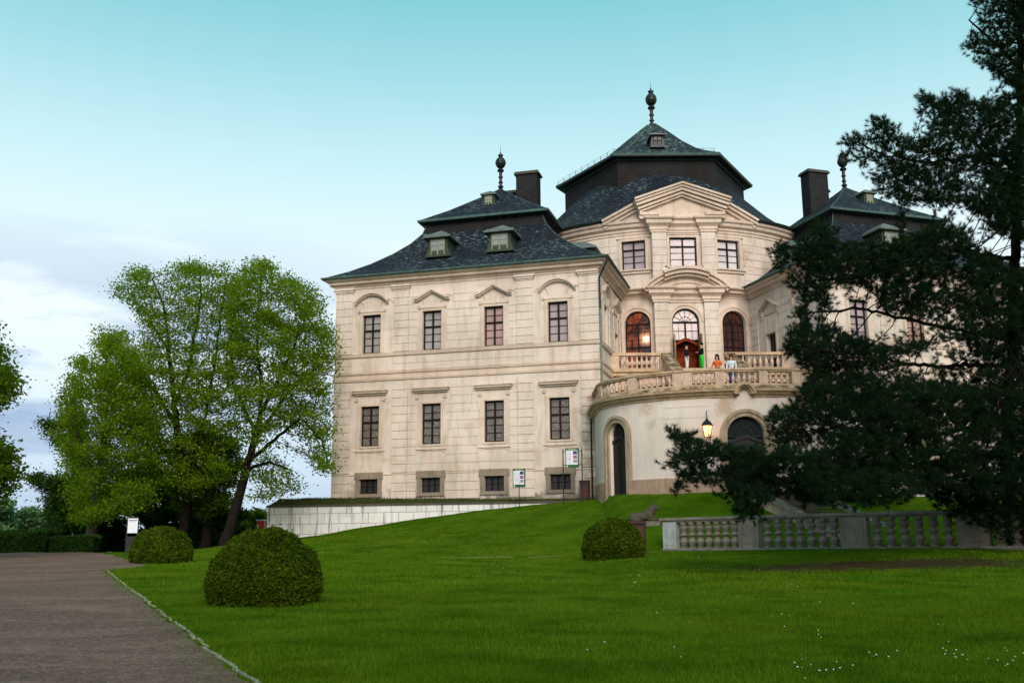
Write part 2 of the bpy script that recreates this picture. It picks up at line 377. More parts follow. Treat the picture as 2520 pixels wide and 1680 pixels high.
def lattice():
    b = NB('glass_behind_scroll_grille'); uv = b.coord(kind='UV', scale=(3.6, 3.6, 1))
    v = b.n.new('ShaderNodeTexVoronoi'); v.feature = 'DISTANCE_TO_EDGE'; b.l.new(uv, v.inputs['Vector']); v.inputs['Scale'].default_value = 1.6; v.inputs['Randomness'].default_value = .55
    v2 = b.n.new('ShaderNodeTexVoronoi'); b.l.new(uv, v2.inputs['Vector']); v2.inputs['Scale'].default_value = 1.6; v2.inputs['Randomness'].default_value = .55
    r = b.math('ABSOLUTE', b.math('SUBTRACT', v2.outputs['Distance'], .3))
    g = b.math('MINIMUM', v.outputs['Distance'], r)
    c = b.mix(b.rng(g, .03, .08), (.22, .19, .155), (.075, .065, .055))
    return b.fin(c, .3, 0, .5)
M['pane_grille'] = lattice()
def lit(name, c1, c2, spot, strength):
    """window of a lit room, the lamp showing at world point spot"""
    b = NB(name); o = b.coord()
    c = b.mix(b.rng(b.noise(b.coord(scale=(1.2, 1.2, .9)), 1.6, 3, .5), .42, .58), c1, c2)
    w = b.n.new('ShaderNodeTexWave'); b.l.new(b.coord(kind='UV'), w.inputs['Vector']); w.inputs['Scale'].default_value = 2.5; w.inputs['Distortion'].default_value = 2
    c = b.mix(b.rng(w.outputs[1], .3, .9, 0, .35), c, c2)
    s = 1.0
    if spot is not None:
        v = b.n.new('ShaderNodeVectorMath'); v.operation = 'DISTANCE'; b.l.new(b.tc.outputs['Object'], v.inputs[0]); v.inputs[1].default_value = spot
        k = b.rng(v.outputs['Value'], .05, .75, 1, 0); k = b.math('POWER', k, 2.5)
        c = b.mix(k, c, (1.6, .75, .42))
        k2 = b.rng(v.outputs['Value'], .05, .24, 1, 0); c = b.mix(k2, c, (3.2, 2.6, 1.9))
    b.val(c, b.b.inputs['Emission Color']); b.b.inputs['Emission Strength'].default_value = strength
    return b.fin((.03, .012, .008), .15, 0, .5)

# ------------------------------------------------------------------ ground shape
TH1 = R(15.6); TH2 = R(17.5)
A1 = np.array([5.15, 59.0]); U1 = np.array([-math.cos(TH1), math.sin(TH1)]); W1 = np.array([math.sin(TH1), math.cos(TH1)])
A2 = np.array([18.35, 59.0]); U2 = np.array([math.cos(TH2), math.sin(TH2)]); W2 = np.array([-math.sin(TH2), math.cos(TH2)])
CT = np.array([11.4, 77.4])
def sstep(a, b, x): t = np.clip((x-a)/(b-a), 0, 1); return t*t*(3-2*t)
EA, EB, EX, EY = 7.3, 5.2, 12.05, 56.2      # terrace ellipse
def plane_z(x, y): return -1.6+.032*np.minimum(y, 53)+(.2*sstep(1, 6, x)+.24*sstep(6, 15, x))*sstep(24, 36, y)
def H(x, y):
    x = np.asarray(x, float); y = np.asarray(y, float)
    z = plane_z(x, y)
    # line where the bank meets the retaining wall, the terrace and the right wing
    s = -(x-A1[0])/math.cos(TH1)
    yl = 59-1.5/math.cos(TH1)+np.maximum(0, -(x-A1[0]))*math.tan(TH1)
    e = 1-((x-EX)/EA)**2
    ye = EY-EB*np.sqrt(np.clip(e, 0, 1))
    yt = np.where((x > EX-EA) & (x < EX+EA), ye, yl)
    yt = np.where(x >= EX+EA, 57.8, yt)
    yt = yt-1.1*np.exp(-((x-4.9)/1.9)**2)
    zt = np.interp(s, [-8, -.3, 2.1, 4.4, 6.95, 9.6, 12.3, 15, 17.3, 20.4, 24, 30], [2.85, 2.80, 2.72, 2.55, 2.37, 2.08, 1.77, 1.39, 1.04, .75, .5, .3])
    t = np.clip((y-43.2)/(yt-43.2), 0, 1)
    g = t**1.12
    zb = plane_z(x, 43.2+0*y)
    m = zb+(zt-zb)*g
    k = sstep(-21, -16.5, x)
    z = np.where(y > 43.2, z*(1-k)+m*k, z)
    # gentle unevenness of the lawn; the land falls away behind
    z = z+.02*np.sin(x*.9+1.3)*np.cos(y*.55)+.012*np.sin(x*2.3+y*1.7)
    far = np.maximum(0, y-62)*sstep(-16, -20, x)*1.0
    z = z-far*.10
    z = np.where(y > 90, np.minimum(z, -1-(y-90)*.04), z)
    return z
def ground(px, py):
    d = ray(px, py); d = d/d[1]; Y = 8.0
    for i in range(4000):
        if d[2]*Y < float(H(d[0]*Y, Y)): return np.array([d[0]*Y, Y, float(H(d[0]*Y, Y))])
        Y += .03
    return d*Y

# ================================================================== THE PALACE
palace = empty('palace', (0, 0, 0), 0, 'cream baroque palace with dark slate mansard roofs and a round columned middle', 'palace')
def plane_map(A, U, W):
    A = np.asarray(A); return lambda s, z, o: (A[0]+U[0]*s-W[0]*o, A[1]+U[1]*s-W[1]*o, z)
mf1 = plane_map(A1, U1, W1)                                   # left wing front, s to the left
mf2 = plane_map(A2, U2, W2)                                   # right wing front, s to the right
def in1(s, z, o): p = A1+W1*s; return (p[0]-U1[0]*o, p[1]-U1[1]*o, z)     # inner side of the left wing, s going back
def in2(s, z, o): p = A2+W2*s; return (p[0]-U2[0]*o, p[1]-U2[1]*o, z)
RC = 11.6
def circ(s, z, o):                                            # s = arc length from the front point, to the right
    a = s/RC; return (CT[0]+(RC+o)*math.sin(a), CT[1]-(RC+o)*math.cos(a), z)
def circ_s(px, py):
    best = min((abs(project(circ(s, 0, 0)+np.array([0, 0, 0.]) if False else np.array(at_like(s, py)))[0]-px), s) for s in np.arange(-13, 13, .02))
    return best[1]
def at_like(s, py):
    # point of the drum at arc s seen at picture height py
    p = circ(s, 0, 0); z = 10.
    for _ in range(12):
        q = project(np.array([p[0], p[1], z])); z += (q[1]-py)*p[1]/FPX
    return (p[0], p[1], z)
WIN_S = [2.48, 6.48, 10.46, 14.48]
HW = .61
UZ = (12.18, 14.64); LZ = (6.38, 8.85); BZ = (3.49, 4.37)

def window(c, hw, z0, z1, mf, pane, parent=palace, cols=2, upper=2, lower=3, tr=.40, back=.20, name='window', fr=.085):
    m = MB(); o0, o1 = -back-.05, -back+.04
    m.slab(mf, c-hw, c-hw+fr, z0, z1, o0, o1); m.slab(mf, c+hw-fr, c+hw, z0, z1, o0, o1)
    m.slab(mf, c-hw+fr, c+hw-fr, z0, z0+fr, o0, o1); m.slab(mf, c-hw+fr, c+hw-fr, z1-fr, z1, o0, o1)
    zt = z1-(z1-z0)*tr
    if upper: m.slab(mf, c-hw+fr, c+hw-fr, zt-.055, zt+.055, o0, o1+.01)
    w = (2*hw-2*fr)/cols
    for i in range(1, cols): m.slab(mf, c-hw+fr+w*i-.05, c-hw+fr+w*i+.05, z0+fr, z1-fr, o0, o1+.02)
    def bars(a, b, n):
        for i in range(1, n): z = a+(b-a)*i/n; m.slab(mf, c-hw+fr, c+hw-fr, z-.016, z+.016, o0+.02, o1-.02)
    if upper: bars(zt, z1-fr, upper); bars(z0+fr, zt, lower)
    else: bars(z0+fr, z1-fr, lower)
    o = m.build(name, M['win_dark'], parent)
    g = MB(); g.add([mf(c-hw+.03, z0+.03, -back-.02), mf(c+hw-.03, z0+.03, -back-.02), mf(c+hw-.03, z1-.03, -back-.02), mf(c-hw+.03, z1-.03, -back-.02)], [(0, 1, 2, 3)])
    g.build('pane', M[pane], o)
    return o

def rust(m, mf, s0, s1, z0, z1, o0, o1, row=.52, gap=.028, n=1, skip=()):
    k = max(1, round((z1-z0)/row)); h = (z1-z0)/k
    for i in range(k):
        a, b = z0+i*h+gap/2, z0+(i+1)*h-gap/2
        segs = [(s0, s1)]
        for (q0, q1, y0, y1) in skip:
            if b > y0 and a < y1:
                ns = []
                for (x0, x1) in segs:
                    if q1 <= x0 or q0 >= x1: ns.append((x0, x1)); continue
                    if q0 > x0: ns.append((x0, q0))
                    if q1 < x1: ns.append((q1, x1))
                segs = ns
        for (x0, x1) in segs:
            if x1-x0 > .05: m.slab(mf, x0, x1, a, b, o0, o1, n)

def wing_front(mf, flip=False):
    W = 16.96
    holes = []
    for c in WIN_S: holes += [(c, HW, UZ[0], UZ[1], False), (c, HW, LZ[0], LZ[1], False), (c, HW, BZ[0], BZ[1], False)]
    m = MB(); m.wall(mf, 0, W, 2.2, 16.6, holes)
    m.build('wall', M['plaster_low'], palace)
    # rusticated stucco: corner strips, two pilasters, the middle field
    r = MB()
    for z0, z1 in ((12.2, 16.1), (4.72, 10.3)):
        for s0, s1 in ((.0, 1.15), (15.81, 16.96)): rust(r, mf, s0, s1, z0, z1, .0, .065)
        for s0, s1 in ((4.02, 5.02), (12.0, 13.0)): rust(r, mf, s0, s1, z0, z1, .0, .065)
        sk = [(c-.95, c+.95, (z0 if z0 > 11 else 6.0), (14.98 if z0 > 11 else 9.05)) for c in WIN_S[1:3]]
        sk += [(c-1.3, c+1.3, 15.2, 16.2) for c in WIN_S[1:3]] + [(c-1.25, c+1.25, 9.3, 9.95) for c in WIN_S[1:3]]
        rust(r, mf, 5.05, 11.97, z0, z1, .0, .03, skip=sk)
    for s0, s1 in ((.0, 1.15), (15.81, 16.96), (4.02, 5.02), (12.0, 13.0), (5.05, 11.97)):
        rust(r, mf, s0, s1, 11.0, 11.86, 0, .03, .45)
        rust(r, mf, s0, s1, 3.1, 4.6, 0, .05, .5, skip=[(c-.95, c+.95, 0, 9) for c in WIN_S])
    for s0, s1 in ((1.2, 3.98), (13.04, 15.77)):
        r.slab(mf, s0, s1, 11.05, 11.8, 0, .02); 
    # capitals under the cornice
    for s0, s1 in ((.0, 1.15), (15.81, 16.96), (4.02, 5.02), (12.0, 13.0)):
        r.slab(mf, s0-.02 if s0 > 1 else s0, s1+.02, 16.10, 16.2, 0, .10); r.slab(mf, s0-.08 if s0 > 1 else s0, s1+.08, 16.2, 16.32, 0, .17); r.slab(mf, s0-.15 if s0 > 1 else s0, s1+.15, 16.32, 16.45, 0, .24)
    r.build('rustication', M['plaster'], palace)
    # window surrounds, hoods, aprons
    for i, c in enumerate(WIN_S):
        t = MB()
        for (a, b) in ((c-HW-.17, c-HW-.002), (c+HW+.002, c+HW+.17)): t.slab(mf, a, b, UZ[0], UZ[1]+.17, 0, .075)
        t.slab(mf, c-HW, c+HW, UZ[1]+.002, UZ[1]+.17, 0, .075)
        t.slab(mf, c-HW-.26, c+HW+.26, UZ[1]+.17, UZ[1]+.24, 0, .11)
        for sg in (-1, 1): t.slab(mf, c+sg*.80-.045, c+sg*.80+.045, UZ[0]+.05, UZ[1]+.30, 0, .035); t.ring(mf, c+sg*.87, UZ[1]+.27, .03, .11, 0, 360, 0, .06, 10)
        # vase shaped field under the hood
        for sg in (-1, 1): t.ring(mf, c+sg*1.02, UZ[1]+.55, .42, .47, 90-sg*70, 90+sg*95, 0, .05, 10)
        top = 16.10
        if i in (0, 3):
            pts = [(c+1.14*math.sin(R(a))/math.sin(R(48)), 15.48+(.60)*(math.cos(R(a))-math.cos(R(48)))/(1-math.cos(R(48)))) for a in range(-48, 49, 8)]
        else: pts = [(c-1.14, 15.48), (c-.92, 15.50), (c, 16.02), (c+.92, 15.50), (c+1.14, 15.48)]
        t.band(mf, pts, .10, 0, .30); t.band(mf, [(a, b-.105) for a, b in pts], .09, 0, .20); t.band(mf, [(a, b-.20) for a, b in pts], .05, 0, .10)
        t.build('window_hood', M['trim'], palace)
        t = MB()
        for (a, b) in ((c-HW-.14, c-HW-.002), (c+HW+.002, c+HW+.14)): t.slab(mf, a, b, LZ[0]-.12, LZ[1]+.14, 0, .05)
        t.slab(mf, c-HW, c+HW, LZ[1]+.002, LZ[1]+.14, 0, .05); t.slab(mf, c-HW, c+HW, LZ[0]-.12, LZ[0]-.002, 0, .05)
        t.slab(mf, c-1.05, c+1.05, 9.53, 9.64, 0, .13); t.slab(mf, c-1.12, c+1.12, 9.64, 9.76, 0, .26); t.slab(mf, c-1.18, c+1.18, 9.76, 9.83, 0, .33)
        for sg in (-1, 1):
            t.ring(mf, c+sg*.90, 9.28, .03, .13, 0, 360, 0, .09, 10); t.ring(mf, c+sg*.93, 9.50, .10, .14, 90-sg*10, 90+sg*170, 0, .05, 8)
            t.slab(mf, c+sg*.84-.03, c+sg*.84+.03, LZ[0]-.1, 9.2, 0, .03)
            t.ring(mf, c+sg*.62, 5.72, .26, .30, 90, 90-sg*75, 0, .03, 8)
        t.slab(mf, c-1.0, c+1.0, 6.05, 6.10, 0, .07); t.slab(mf, c-.6, c+.6, 5.98, 6.02, 0, .04)
        t.build('window_hood', M['trim'], palace)
        g = MB()
        for (a, b) in ((c-.86, c-HW-.002), (c+HW+.002, c+.86)): g.slab(mf, a, b, 3.30, 4.72, 0, .09)
        g.slab(mf, c-.92, c+.92, BZ[1]+.003, 4.78, 0, .11); g.slab(mf, c-.86, c+.86, 3.28, BZ[0]-.003, 0, .10)
        g.build('window_surround', M['grey_stone'], palace)
        pu = ['pane_lilac', 'pane_pink', 'pane_white', 'pane_white'][i]
        window(c, HW, UZ[0], UZ[1], mf, pu)
        window(c, HW, LZ[0], LZ[1], mf, 'pane_grille')
        window(c, HW, BZ[0], BZ[1], mf, 'pane_dark', cols=3, upper=0, lower=2, fr=.05)
GR = [(mf1(.55, z, 0), r, (.27, .22, .165)) for z, r in ((3.6, .9), (4.9, .8), (6.3, .9), (7.7, .7))]+[(mf1(.5, 8.7, 0), .35, (.40, .22, .14)), (mf1(2.9, 3.6, 0), 1.0, (.42, .36, .29)), (mf1(15.2, 3.2, 0), 1.2, (.30, .26, .19)), (mf1(10.5, 5.5, 0), .22, (.62, .38, .28)), (mf1(14.5, 5.7, 0), .2, (.60, .34, .25)), (mf1(2.4, 11.7, 0), .4, (.66, .47, .38)), (mf1(6.2, 11.7, 0), .3, (.50, .36, .27))]
peel(M['plaster_low'], GR); peel(M['plaster'], GR+[((15.4, 67.3, 19.3), 1.2, (.40, .26, .16)), ((16.2, 67.8, 20.6), 1.0, (.42, .30, .2))])
wing_front(mf1); wing_front(mf2)

# inner sides of the wings, facing each other across the terrace
def inner_side(mf, L, door):
    cs = [2.0, 5.6]
    holes = [(cs[0], .55, UZ[0], UZ[1], False), (cs[1], .55, 11.05 if door else UZ[0], 13.6, False)]
    m = MB(); m.wall(mf, 0, L, 2.2, 16.6, holes); m.build('wall', M['plaster'], palace)
    for s0, s1 in ((0.07, .95), (3.35, 4.25), (L-1.05, L-.1)):
        r = MB(); rust(r, mf, s0, s1, 12.2, 16.1, 0, .05); rust(r, mf, s0, s1, 4.7, 10.3, 0, .05)
        r.build('rustication', M['plaster'], palace)
    for i, c in enumerate(cs):
        t = MB()
        zt = UZ[1] if i == 0 else 13.6; z0 = UZ[0] if i == 0 else 11.05
        for (a, b) in ((c-.55-.16, c-.552), (c+.552, c+.55+.16)): t.slab(mf, a, b, z0, zt+.16, 0, .07)
        t.slab(mf, c-.55, c+.55, zt+.002, zt+.16, 0, .07)
        if i == 1:
            for (a, b) in ((c-.71, c-.63), (c+.63, c+.71)): t.slab(mf, a, b, 13.8, 15.0, 0, .04)
            t.slab(mf, c-.71, c+.71, 14.9, 15.0, 0, .06)
            pts = [(c-1.1, 15.35), (c-.9, 15.38), (c, 15.95), (c+.9, 15.38), (c+1.1, 15.35)]
        else: pts = [(c+1.1*math.sin(R(a))/math.sin(R(48)), 15.38+.6*(math.cos(R(a))-math.cos(R(48)))/(1-math.cos(R(48)))) for a in range(-48, 49, 8)]
        t.band(mf, pts, .10, 0, .28); t.band(mf, [(a, b-.105) for a, b in pts], .09, 0, .18)
        for sg in (-1, 1): t.slab(mf, c+sg*.95-.06, c+sg*.95+.06, 14.9, 15.3, 0, .12); t.ring(mf, c+sg*1.0, 14.8, .03, .12, 0, 360, 0, .08, 8)
        t.build('window_hood', M['trim'], palace)
        if i == 0: window(c, .55, UZ[0], UZ[1], mf, 'pane_white')
        else:
            g = MB(); g.slab(mf, c-.53, c+.53, z0, zt-.01, -.26, -.22); g.slab(mf, c-.03, c+.03, z0, zt-.01, -.22, -.19)
            g.build('door', M['door_dark'], palace)
LI = 8.2
inner_side(in1, LI, False); inner_side(in2, LI, True)
# other sides, so the house stands as a solid from beside
m = MB()
for A, U, W in ((A1, U1, W1), (A2, U2, W2)):
    a = A+U*16.96; b = a+W*17; c = A+W*17
    for p, q in ((a, b), (b, c)): m.add([(p[0], p[1], 1.5), (q[0], q[1], 1.5), (q[0], q[1], 16.6), (p[0], p[1], 16.6)], [(0, 1, 2, 3)])
m.build('rear_wall', M['plaster'], palace)

# ---- the round middle
BX0, BX1, BY = 9.34, 13.64, 65.72           # flat centre bay that steps forward
bay = lambda s, z, o: (s, BY-o, z)
sL, sR = circ_s(1569, 800), circ_s(1806, 800)
uL, uR = circ_s(1559, 620), circ_s(1792, 620)
DZ = 11.05
m = MB()
sb0, sb1 = RC*math.asin((BX0-CT[0])/RC), RC*math.asin((BX1-CT[0])/RC)
m.wall(circ, -19, sb0, 2.2, 21.9, [(sL, .86, DZ, 15.55, True), (uL, .80, 18.42, 20.42, False)], ds=.8)
m.wall(circ, sb1, 19, 2.2, 21.9, [(sR, .86, DZ, 15.55, True), (uR, .80, 18.42, 20.42, False)], ds=.8)
m.wall(circ, 19, 2*math.pi*RC-19, 2.2, 21.9, ds=2)
m.wall(bay, BX0, BX1, 2.2, 21.9, [(11.42, .89, DZ, 15.60, True), (11.45, .90, 18.48, 20.48, False)], ds=5, depth=.35)
for x in (BX0, BX1):
    k = CT[1]-math.sqrt(RC**2-(x-CT[0])**2)
    m.add([(x, BY, 2.2), (x, k+.05, 2.2), (x, k+.05, 21.9), (x, BY, 21.9)], [(0, 1, 2, 3)])
m.build('wall', M['plaster'], palace)
r = MB()
PIL = ((9.37, 10.33), (12.66, 13.61))
for s0, s1 in PIL:
    rust(r, bay, s0, s1, 11.05, 15.95, 0, .22, .53); rust(r, bay, s0, s1, 17.6, 20.8, 0, .22, .53)
    r.slab(bay, s0+.03, s1-.03, 11.05, 21.0, 0, .19)
for a, b in ((-4.35, sL-1.2), (sL+1.15, sb0-.05), (sb1+.05, sR-1.15), (sR+1.2, 5.1)):
    if b-a > .12: rust(r, circ, a, b, 11.05, 15.9, 0, .03, .53)
for a, b in ((-8, uL-1.12), (uL+1.12, sb0-.05), (sb1+.05, uR-1.12), (uR+1.12, 9)):
    rust(r, circ, a, b, 17.2, 20.7, 0, .035, .53, n=max(1, int((b-a)/.8)))
r.build('rustication', M['plaster'], palace)
for mf, c, hw, zt in ((circ, sL, .86, 15.55), (circ, sR, .86, 15.55), (bay, 11.42, .89, 15.60)):
    t = MB(); t.ring(mf, c, zt-hw, hw+.002, hw+.26, 0, 180, 0, .08, 20); t.ring(mf, c, zt-hw, hw+.18, hw+.30, 0, 180, 0, .13, 20)
    for sg in (-1, 1): t.slab(mf, c+sg*(hw+.131)-.129, c+sg*(hw+.131)+.129, DZ, zt-hw, 0, .08)
    t.build('window_surround', M['trim'], palace)
for mf, c, hw, z0, z1 in ((circ, uL, .80, 18.42, 20.42), (circ, uR, .80, 18.42, 20.42), (bay, 11.45, .90, 18.48, 20.48)):
    t = MB()
    for sg in (-1, 1): t.slab(mf, c+sg*(hw+.09)-.088, c+sg*(hw+.09)+.088, z0, z1+.18, 0, .07); t.slab(mf, c+sg*(hw+.25)-.04, c+sg*(hw+.25)+.04, z0, z1+.10, 0, .04)
    t.slab(mf, c-hw, c+hw, z1+.002, z1+.18, 0, .07); t.slab(mf, c-hw-.32, c+hw+.32, z1+.18, z1+.25, 0, .12)
    t.slab(mf, c-hw-.38, c+hw+.38, z0-.12, z0-.02, 0, .22, 2); t.slab(mf, c-hw-.30, c+hw+.30, z0-.30, z0-.12, 0, .12, 2)
    t.build('window_surround', M['trim'], palace)
window(uL, .80, 18.42, 20.42, circ, 'pane_lilac', upper=1, lower=3, tr=.30)
window(uR, .80, 18.42, 20.42, circ, 'pane_bright', upper=1, lower=3, tr=.30)
window(11.45, .90, 18.48, 20.48, bay, 'pane_lilac', upper=1, lower=3, tr=.30)

def arched(mf, c, hw, z0, zt, pane, back=.24, bars=True, door_z=None):
    m = MB(); zc = zt-hw; o0, o1 = -back-.05, -back+.04; zb = z0 if door_z is None else door_z
    m.ring(mf, c, zc, hw-.085, hw-.001, 0, 180, o0, o1, 18)
    m.slab(mf, c-hw+.001, c-hw+.085, zb, zc, o0, o1); m.slab(mf, c+hw-.085, c+hw-.001, zb, zc, o0, o1)
    m.slab(mf, c-hw+.085, c+hw-.085, zc-.06, zc+.06, o0, o1+.02)
    m.slab(mf, c-.055, c+.055, zb, zc, o0, o1+.02)
    m.ring(mf, c, zc, hw*.42, hw*.42+.03, 0, 180, o0+.02, o1-.02, 12)
    for a in (30, 60, 90, 120, 150) if bars else ():
        t = R(a); p = [(c, zc+.02), (c+(hw-.06)*math.cos(t), zc+(hw-.06)*math.sin(t))]
        if a > 90: p = p[::-1]
        if a == 90: m.slab(mf, c-.014, c+.014, zc, zt-.08, o0+.02, o1-.02)
        else: m.band(mf, sorted(p), .028, o0+.02, o1-.02)
    for sg in (-1, 1): m.slab(mf, c+sg*hw*.5-.012, c+sg*hw*.5+.012, zb, zc, o0+.02, o1-.02)
    k = 7 if door_z is None else 2
    for i in range(1, k):
        z = zb+(zc-zb)*i/k; th = .055 if (door_z is None and i == 4) else .014
        m.slab(mf, c-hw+.085, c+hw-.085, z-th, z+th, o0+.01, o1)
    o = m.build('arched_window', M['win_dark'], palace)
    g = MB(); pts = [mf(c-hw+.02, zb, -back-.01), mf(c+hw-.02, zb, -back-.01)]+[mf(c+(hw-.02)*math.cos(R(a)), zc+(hw-.02)*math.sin(R(a)), -back-.01) for a in range(0, 181, 12)]
    g.poly(pts); g.build('pane', M[pane] if isinstance(pane, str) else pane, o)
    return o
spot = circ(sL+.50, 13.70, -.24)
arched(circ, sL, .86, DZ, 15.55, lit('lit_room_left', (.24, .045, .014), (.016, .007, .005), spot, 1.0))
arched(circ, sR, .86, DZ, 15.55, lit('dim_room', (.036, .009, .006), (.007, .005, .005), None, 1.0))
arched(bay, 11.42, .89, DZ, 15.60, 'pane_door', door_z=13.55)
# open double door of the balcony, panelled wood behind it
m = MB()
pts = [(11.42+x*.89, 13.48+.16*math.cos(x*math.pi)) for x in np.linspace(-1, 1, 13)]
m.band(bay, pts, .20, -.26, -.10)
m.slab(bay, 10.55, 12.29, 11.05, 13.40, -1.1, -1.0)
for z in (12.1, 12.55, 12.95, 13.2): m.slab(bay, 10.6, 12.24, z, z+.05, -1.0, -.95)
for x in (10.55, 11.05, 11.38, 11.75, 12.2): m.slab(bay, x, x+.07, 11.05, 12.1, -1.0, -.94)
for x in (10.55, 12.24): m.slab(bay, x, x+.05, 11.05, 13.4, -1.1, -.36)
dr = m.build('door', M['red_wood'], palace)
for sg in (-1, 1):
    m = MB(); x = 11.42+sg*.80
    m.slab(lambda s, z, o: (x+sg*.10*s+o, BY-.05-s, z), 0, .82, 11.08, 13.45, -.03, .03)
    m.slab(lambda s, z, o: (x+sg*.10*s+o, BY-.05-s, z), 0, .82, 13.45, 13.75, -.03, .03)
    m.slab(lambda s, z, o: (x+sg*.10*s+o, BY-.05-s, z), .1, .7, 11.4, 13.2, -.05, .05)
    m.build('door_leaf', M['ochre_wood'], dr)

# entablature and the two pediments of the centre bay
t = MB()
def bay_ent(zt, prof, breaks=PIL, deep=.22):
    path = [(BX0-.02, CT[1]-RC+.25)]
    for s0, s1 in breaks: path += [(s0, BY), (s0, BY-deep), (s1, BY-deep), (s1, BY)]
    path = [(BX0, BY+.6)]+[(BX0, BY-deep), (PIL[0][1], BY-deep), (PIL[0][1], BY), (PIL[1][0], BY), (PIL[1][0], BY-deep), (BX1, BY-deep), (BX1, BY+.6)]
    t.sweep(path, [(o, zt+z) for o, z in prof])
ENT = [(0, -.95), (.06, -.95), (.06, -.80), (.12, -.78), (.12, -.62), (.16, -.55), (.30, -.42), (.34, -.40), (.36, -.18), (.48, -.10), (.52, -.02), (.52, .02), (-.4, .08)]
bay_ent(16.95, ENT); bay_ent(21.75, ENT)
# segmental pediment over the door
c, RR = 11.52, 3.9
def arcp(r, hw, zc): a = math.degrees(math.asin(hw/r)); return [(c+r*math.sin(R(x)), zc+r*math.cos(R(x))) for x in np.linspace(-a, a, 21)]
t.band(bay, arcp(3.90, 2.95, 14.33), .16, 0, .70); t.band(bay, arcp(3.73, 2.80, 14.33), .22, 0, .55); t.band(bay, arcp(3.50, 2.55, 14.33), .14, 0, .36)
t.band(bay, arcp(3.95, 1.55, 14.33), .18, 0, .92); t.band(bay, arcp(3.76, 1.5, 14.33), .22, 0, .76); t.band(bay, arcp(3.53, 1.5, 14.33), .16, 0, .55)
t.band(bay, arcp(3.05, 1.6, 14.33), .08, 0, .26)
q = arcp(3.75, 2.8, 14.33); t.poly([bay(a, z, .18) for a, z in q]+[bay(q[-1][0], 16.9, .18), bay(q[0][0], 16.9, .18)])
# gable pediment, the middle stands forward
def gab(hw, zl, zt, cc=11.45): return [(cc-hw, zl), (cc, zt), (cc+hw, zl)]
for hw, dz, th, o in ((3.25, 0, .13, .98), (3.2, -.14, .15, .86), (3.13, -.30, .20, .74), (3.0, -.55, .16, .58), (2.9, -.74, .12, .44)):
    t.band(bay, gab(hw, 22.98+dz, 24.10+dz), th, -.3, o)
t.poly([bay(8.55, 21.8, .2), bay(14.35, 21.8, .2), bay(14.35, 22.5, .2), bay(11.45, 23.6, .2), bay(8.55, 22.5, .2)])
t.slab(bay, 8.6, 14.3, 21.70, 21.95, -.3, .34); t.slab(bay, 8.6, 9.9, 21.95, 22.15, .1, .45); t.slab(bay, 13.0, 14.3, 21.95, 22.15, .1, .45)
for x in (8.55, 14.35): t.add([(x, BY-.2, 21.7), (x, 66.6, 21.7), (x, 66.6, 23.0), (x, BY-.2, 22.7)], [(0, 1, 2, 3)])
for sg in (-1, 1):
    e0 = RC*math.asin((11.45+sg*5.05-CT[0])/RC); e1 = RC*math.asin((11.45+sg*2.9-CT[0])/RC)
    for dz, th, o in ((0, .15, .72), (-.16, .2, .58), (-.38, .2, .40)):
        p = sorted([(e0, 21.92+dz), (e1, 22.98+dz)]); t.band(circ, p, th, -.3, o)
    for i in range(10):
        a, b = e0+(e1-e0)*i/10, e0+(e1-e0)*(i+1)/10; za, zb_ = 21.95+1.0*i/10, 21.95+1.0*(i+1)/10
        t.add([circ(a, 21.7, .16), circ(b, 21.7, .16), circ(b, zb_, .16), circ(a, za, .16)], [(0, 1, 2, 3)])
t.build('pediment', M['trim'], palace)

# ---- main cornice, sill band and string course run round both wings and the middle
J1 = A1+W1*LI; J2 = A2+W2*LI
def arc_pts(a, b, n=8): return [tuple(circ(a+(b-a)*i/n, 0, 0)[:2]) for i in range(n+1)]
aJ1 = RC*math.asin(max(-1, (J1[0]-CT[0])/RC)); aJ2 = RC*math.asin(min(1, (J2[0]-CT[0])/RC))
ring_path = [tuple(A1+U1*16.96+W1*17), tuple(A1+U1*16.96), tuple(A1)]+arc_pts(aJ1, sb0, 6)
ring_path2 = arc_pts(sb1, aJ2, 6)+[tuple(A2), tuple(A2+U2*16.96), tuple(A2+U2*16.96+W2*17)]
CORN = [(0, 16.38), (.05, 16.38), (.05, 16.48), (.12, 16.52), (.16, 16.60), (.34, 16.66), (.38, 16.70), (.38, 16.82), (.50, 16.86), (.60, 16.93), (.62, 17.0), (.0, 17.0)]
t = MB(); t.sweep(ring_path, CORN); t.sweep(ring_path2, CORN); t.build('cornice', M['trim'], palace)
t = MB()
for pth in (ring_path, ring_path2):
    t.sweep(pth, [(0, 11.92), (.09, 11.95), (.12, 12.08), (.14, 12.16), (0, 12.18)])
    t.sweep(pth, [(0, 10.42), (.07, 10.42), (.10, 10.56), (.05, 10.58), (.05, 10.80), (.12, 10.84), (.15, 10.95), (0, 10.98)])
    t.sweep(pth, [(0, 4.60), (.05, 4.61), (.05, 4.68), (0, 4.70)])
t.build('string_course', M['trim'], palace)
# upper cornice of the drum
dl = [tuple(circ(s, 0, 0)[:2]) for s in np.linspace(-19, sb0, 20)]; dr_ = [tuple(circ(s, 0, 0)[:2]) for s in np.linspace(sb1, 19, 20)]
t = MB(); UC = [(0, 20.85), (.05, 20.85), (.05, 21.0), (.12, 21.05), (.12, 21.2), (.30, 21.32), (.34, 21.5), (.46, 21.58), (.5, 21.75), (0, 21.85)]
t.sweep(dl, UC); t.sweep(dr_, UC); t.build('cornice', M['trim'], palace)

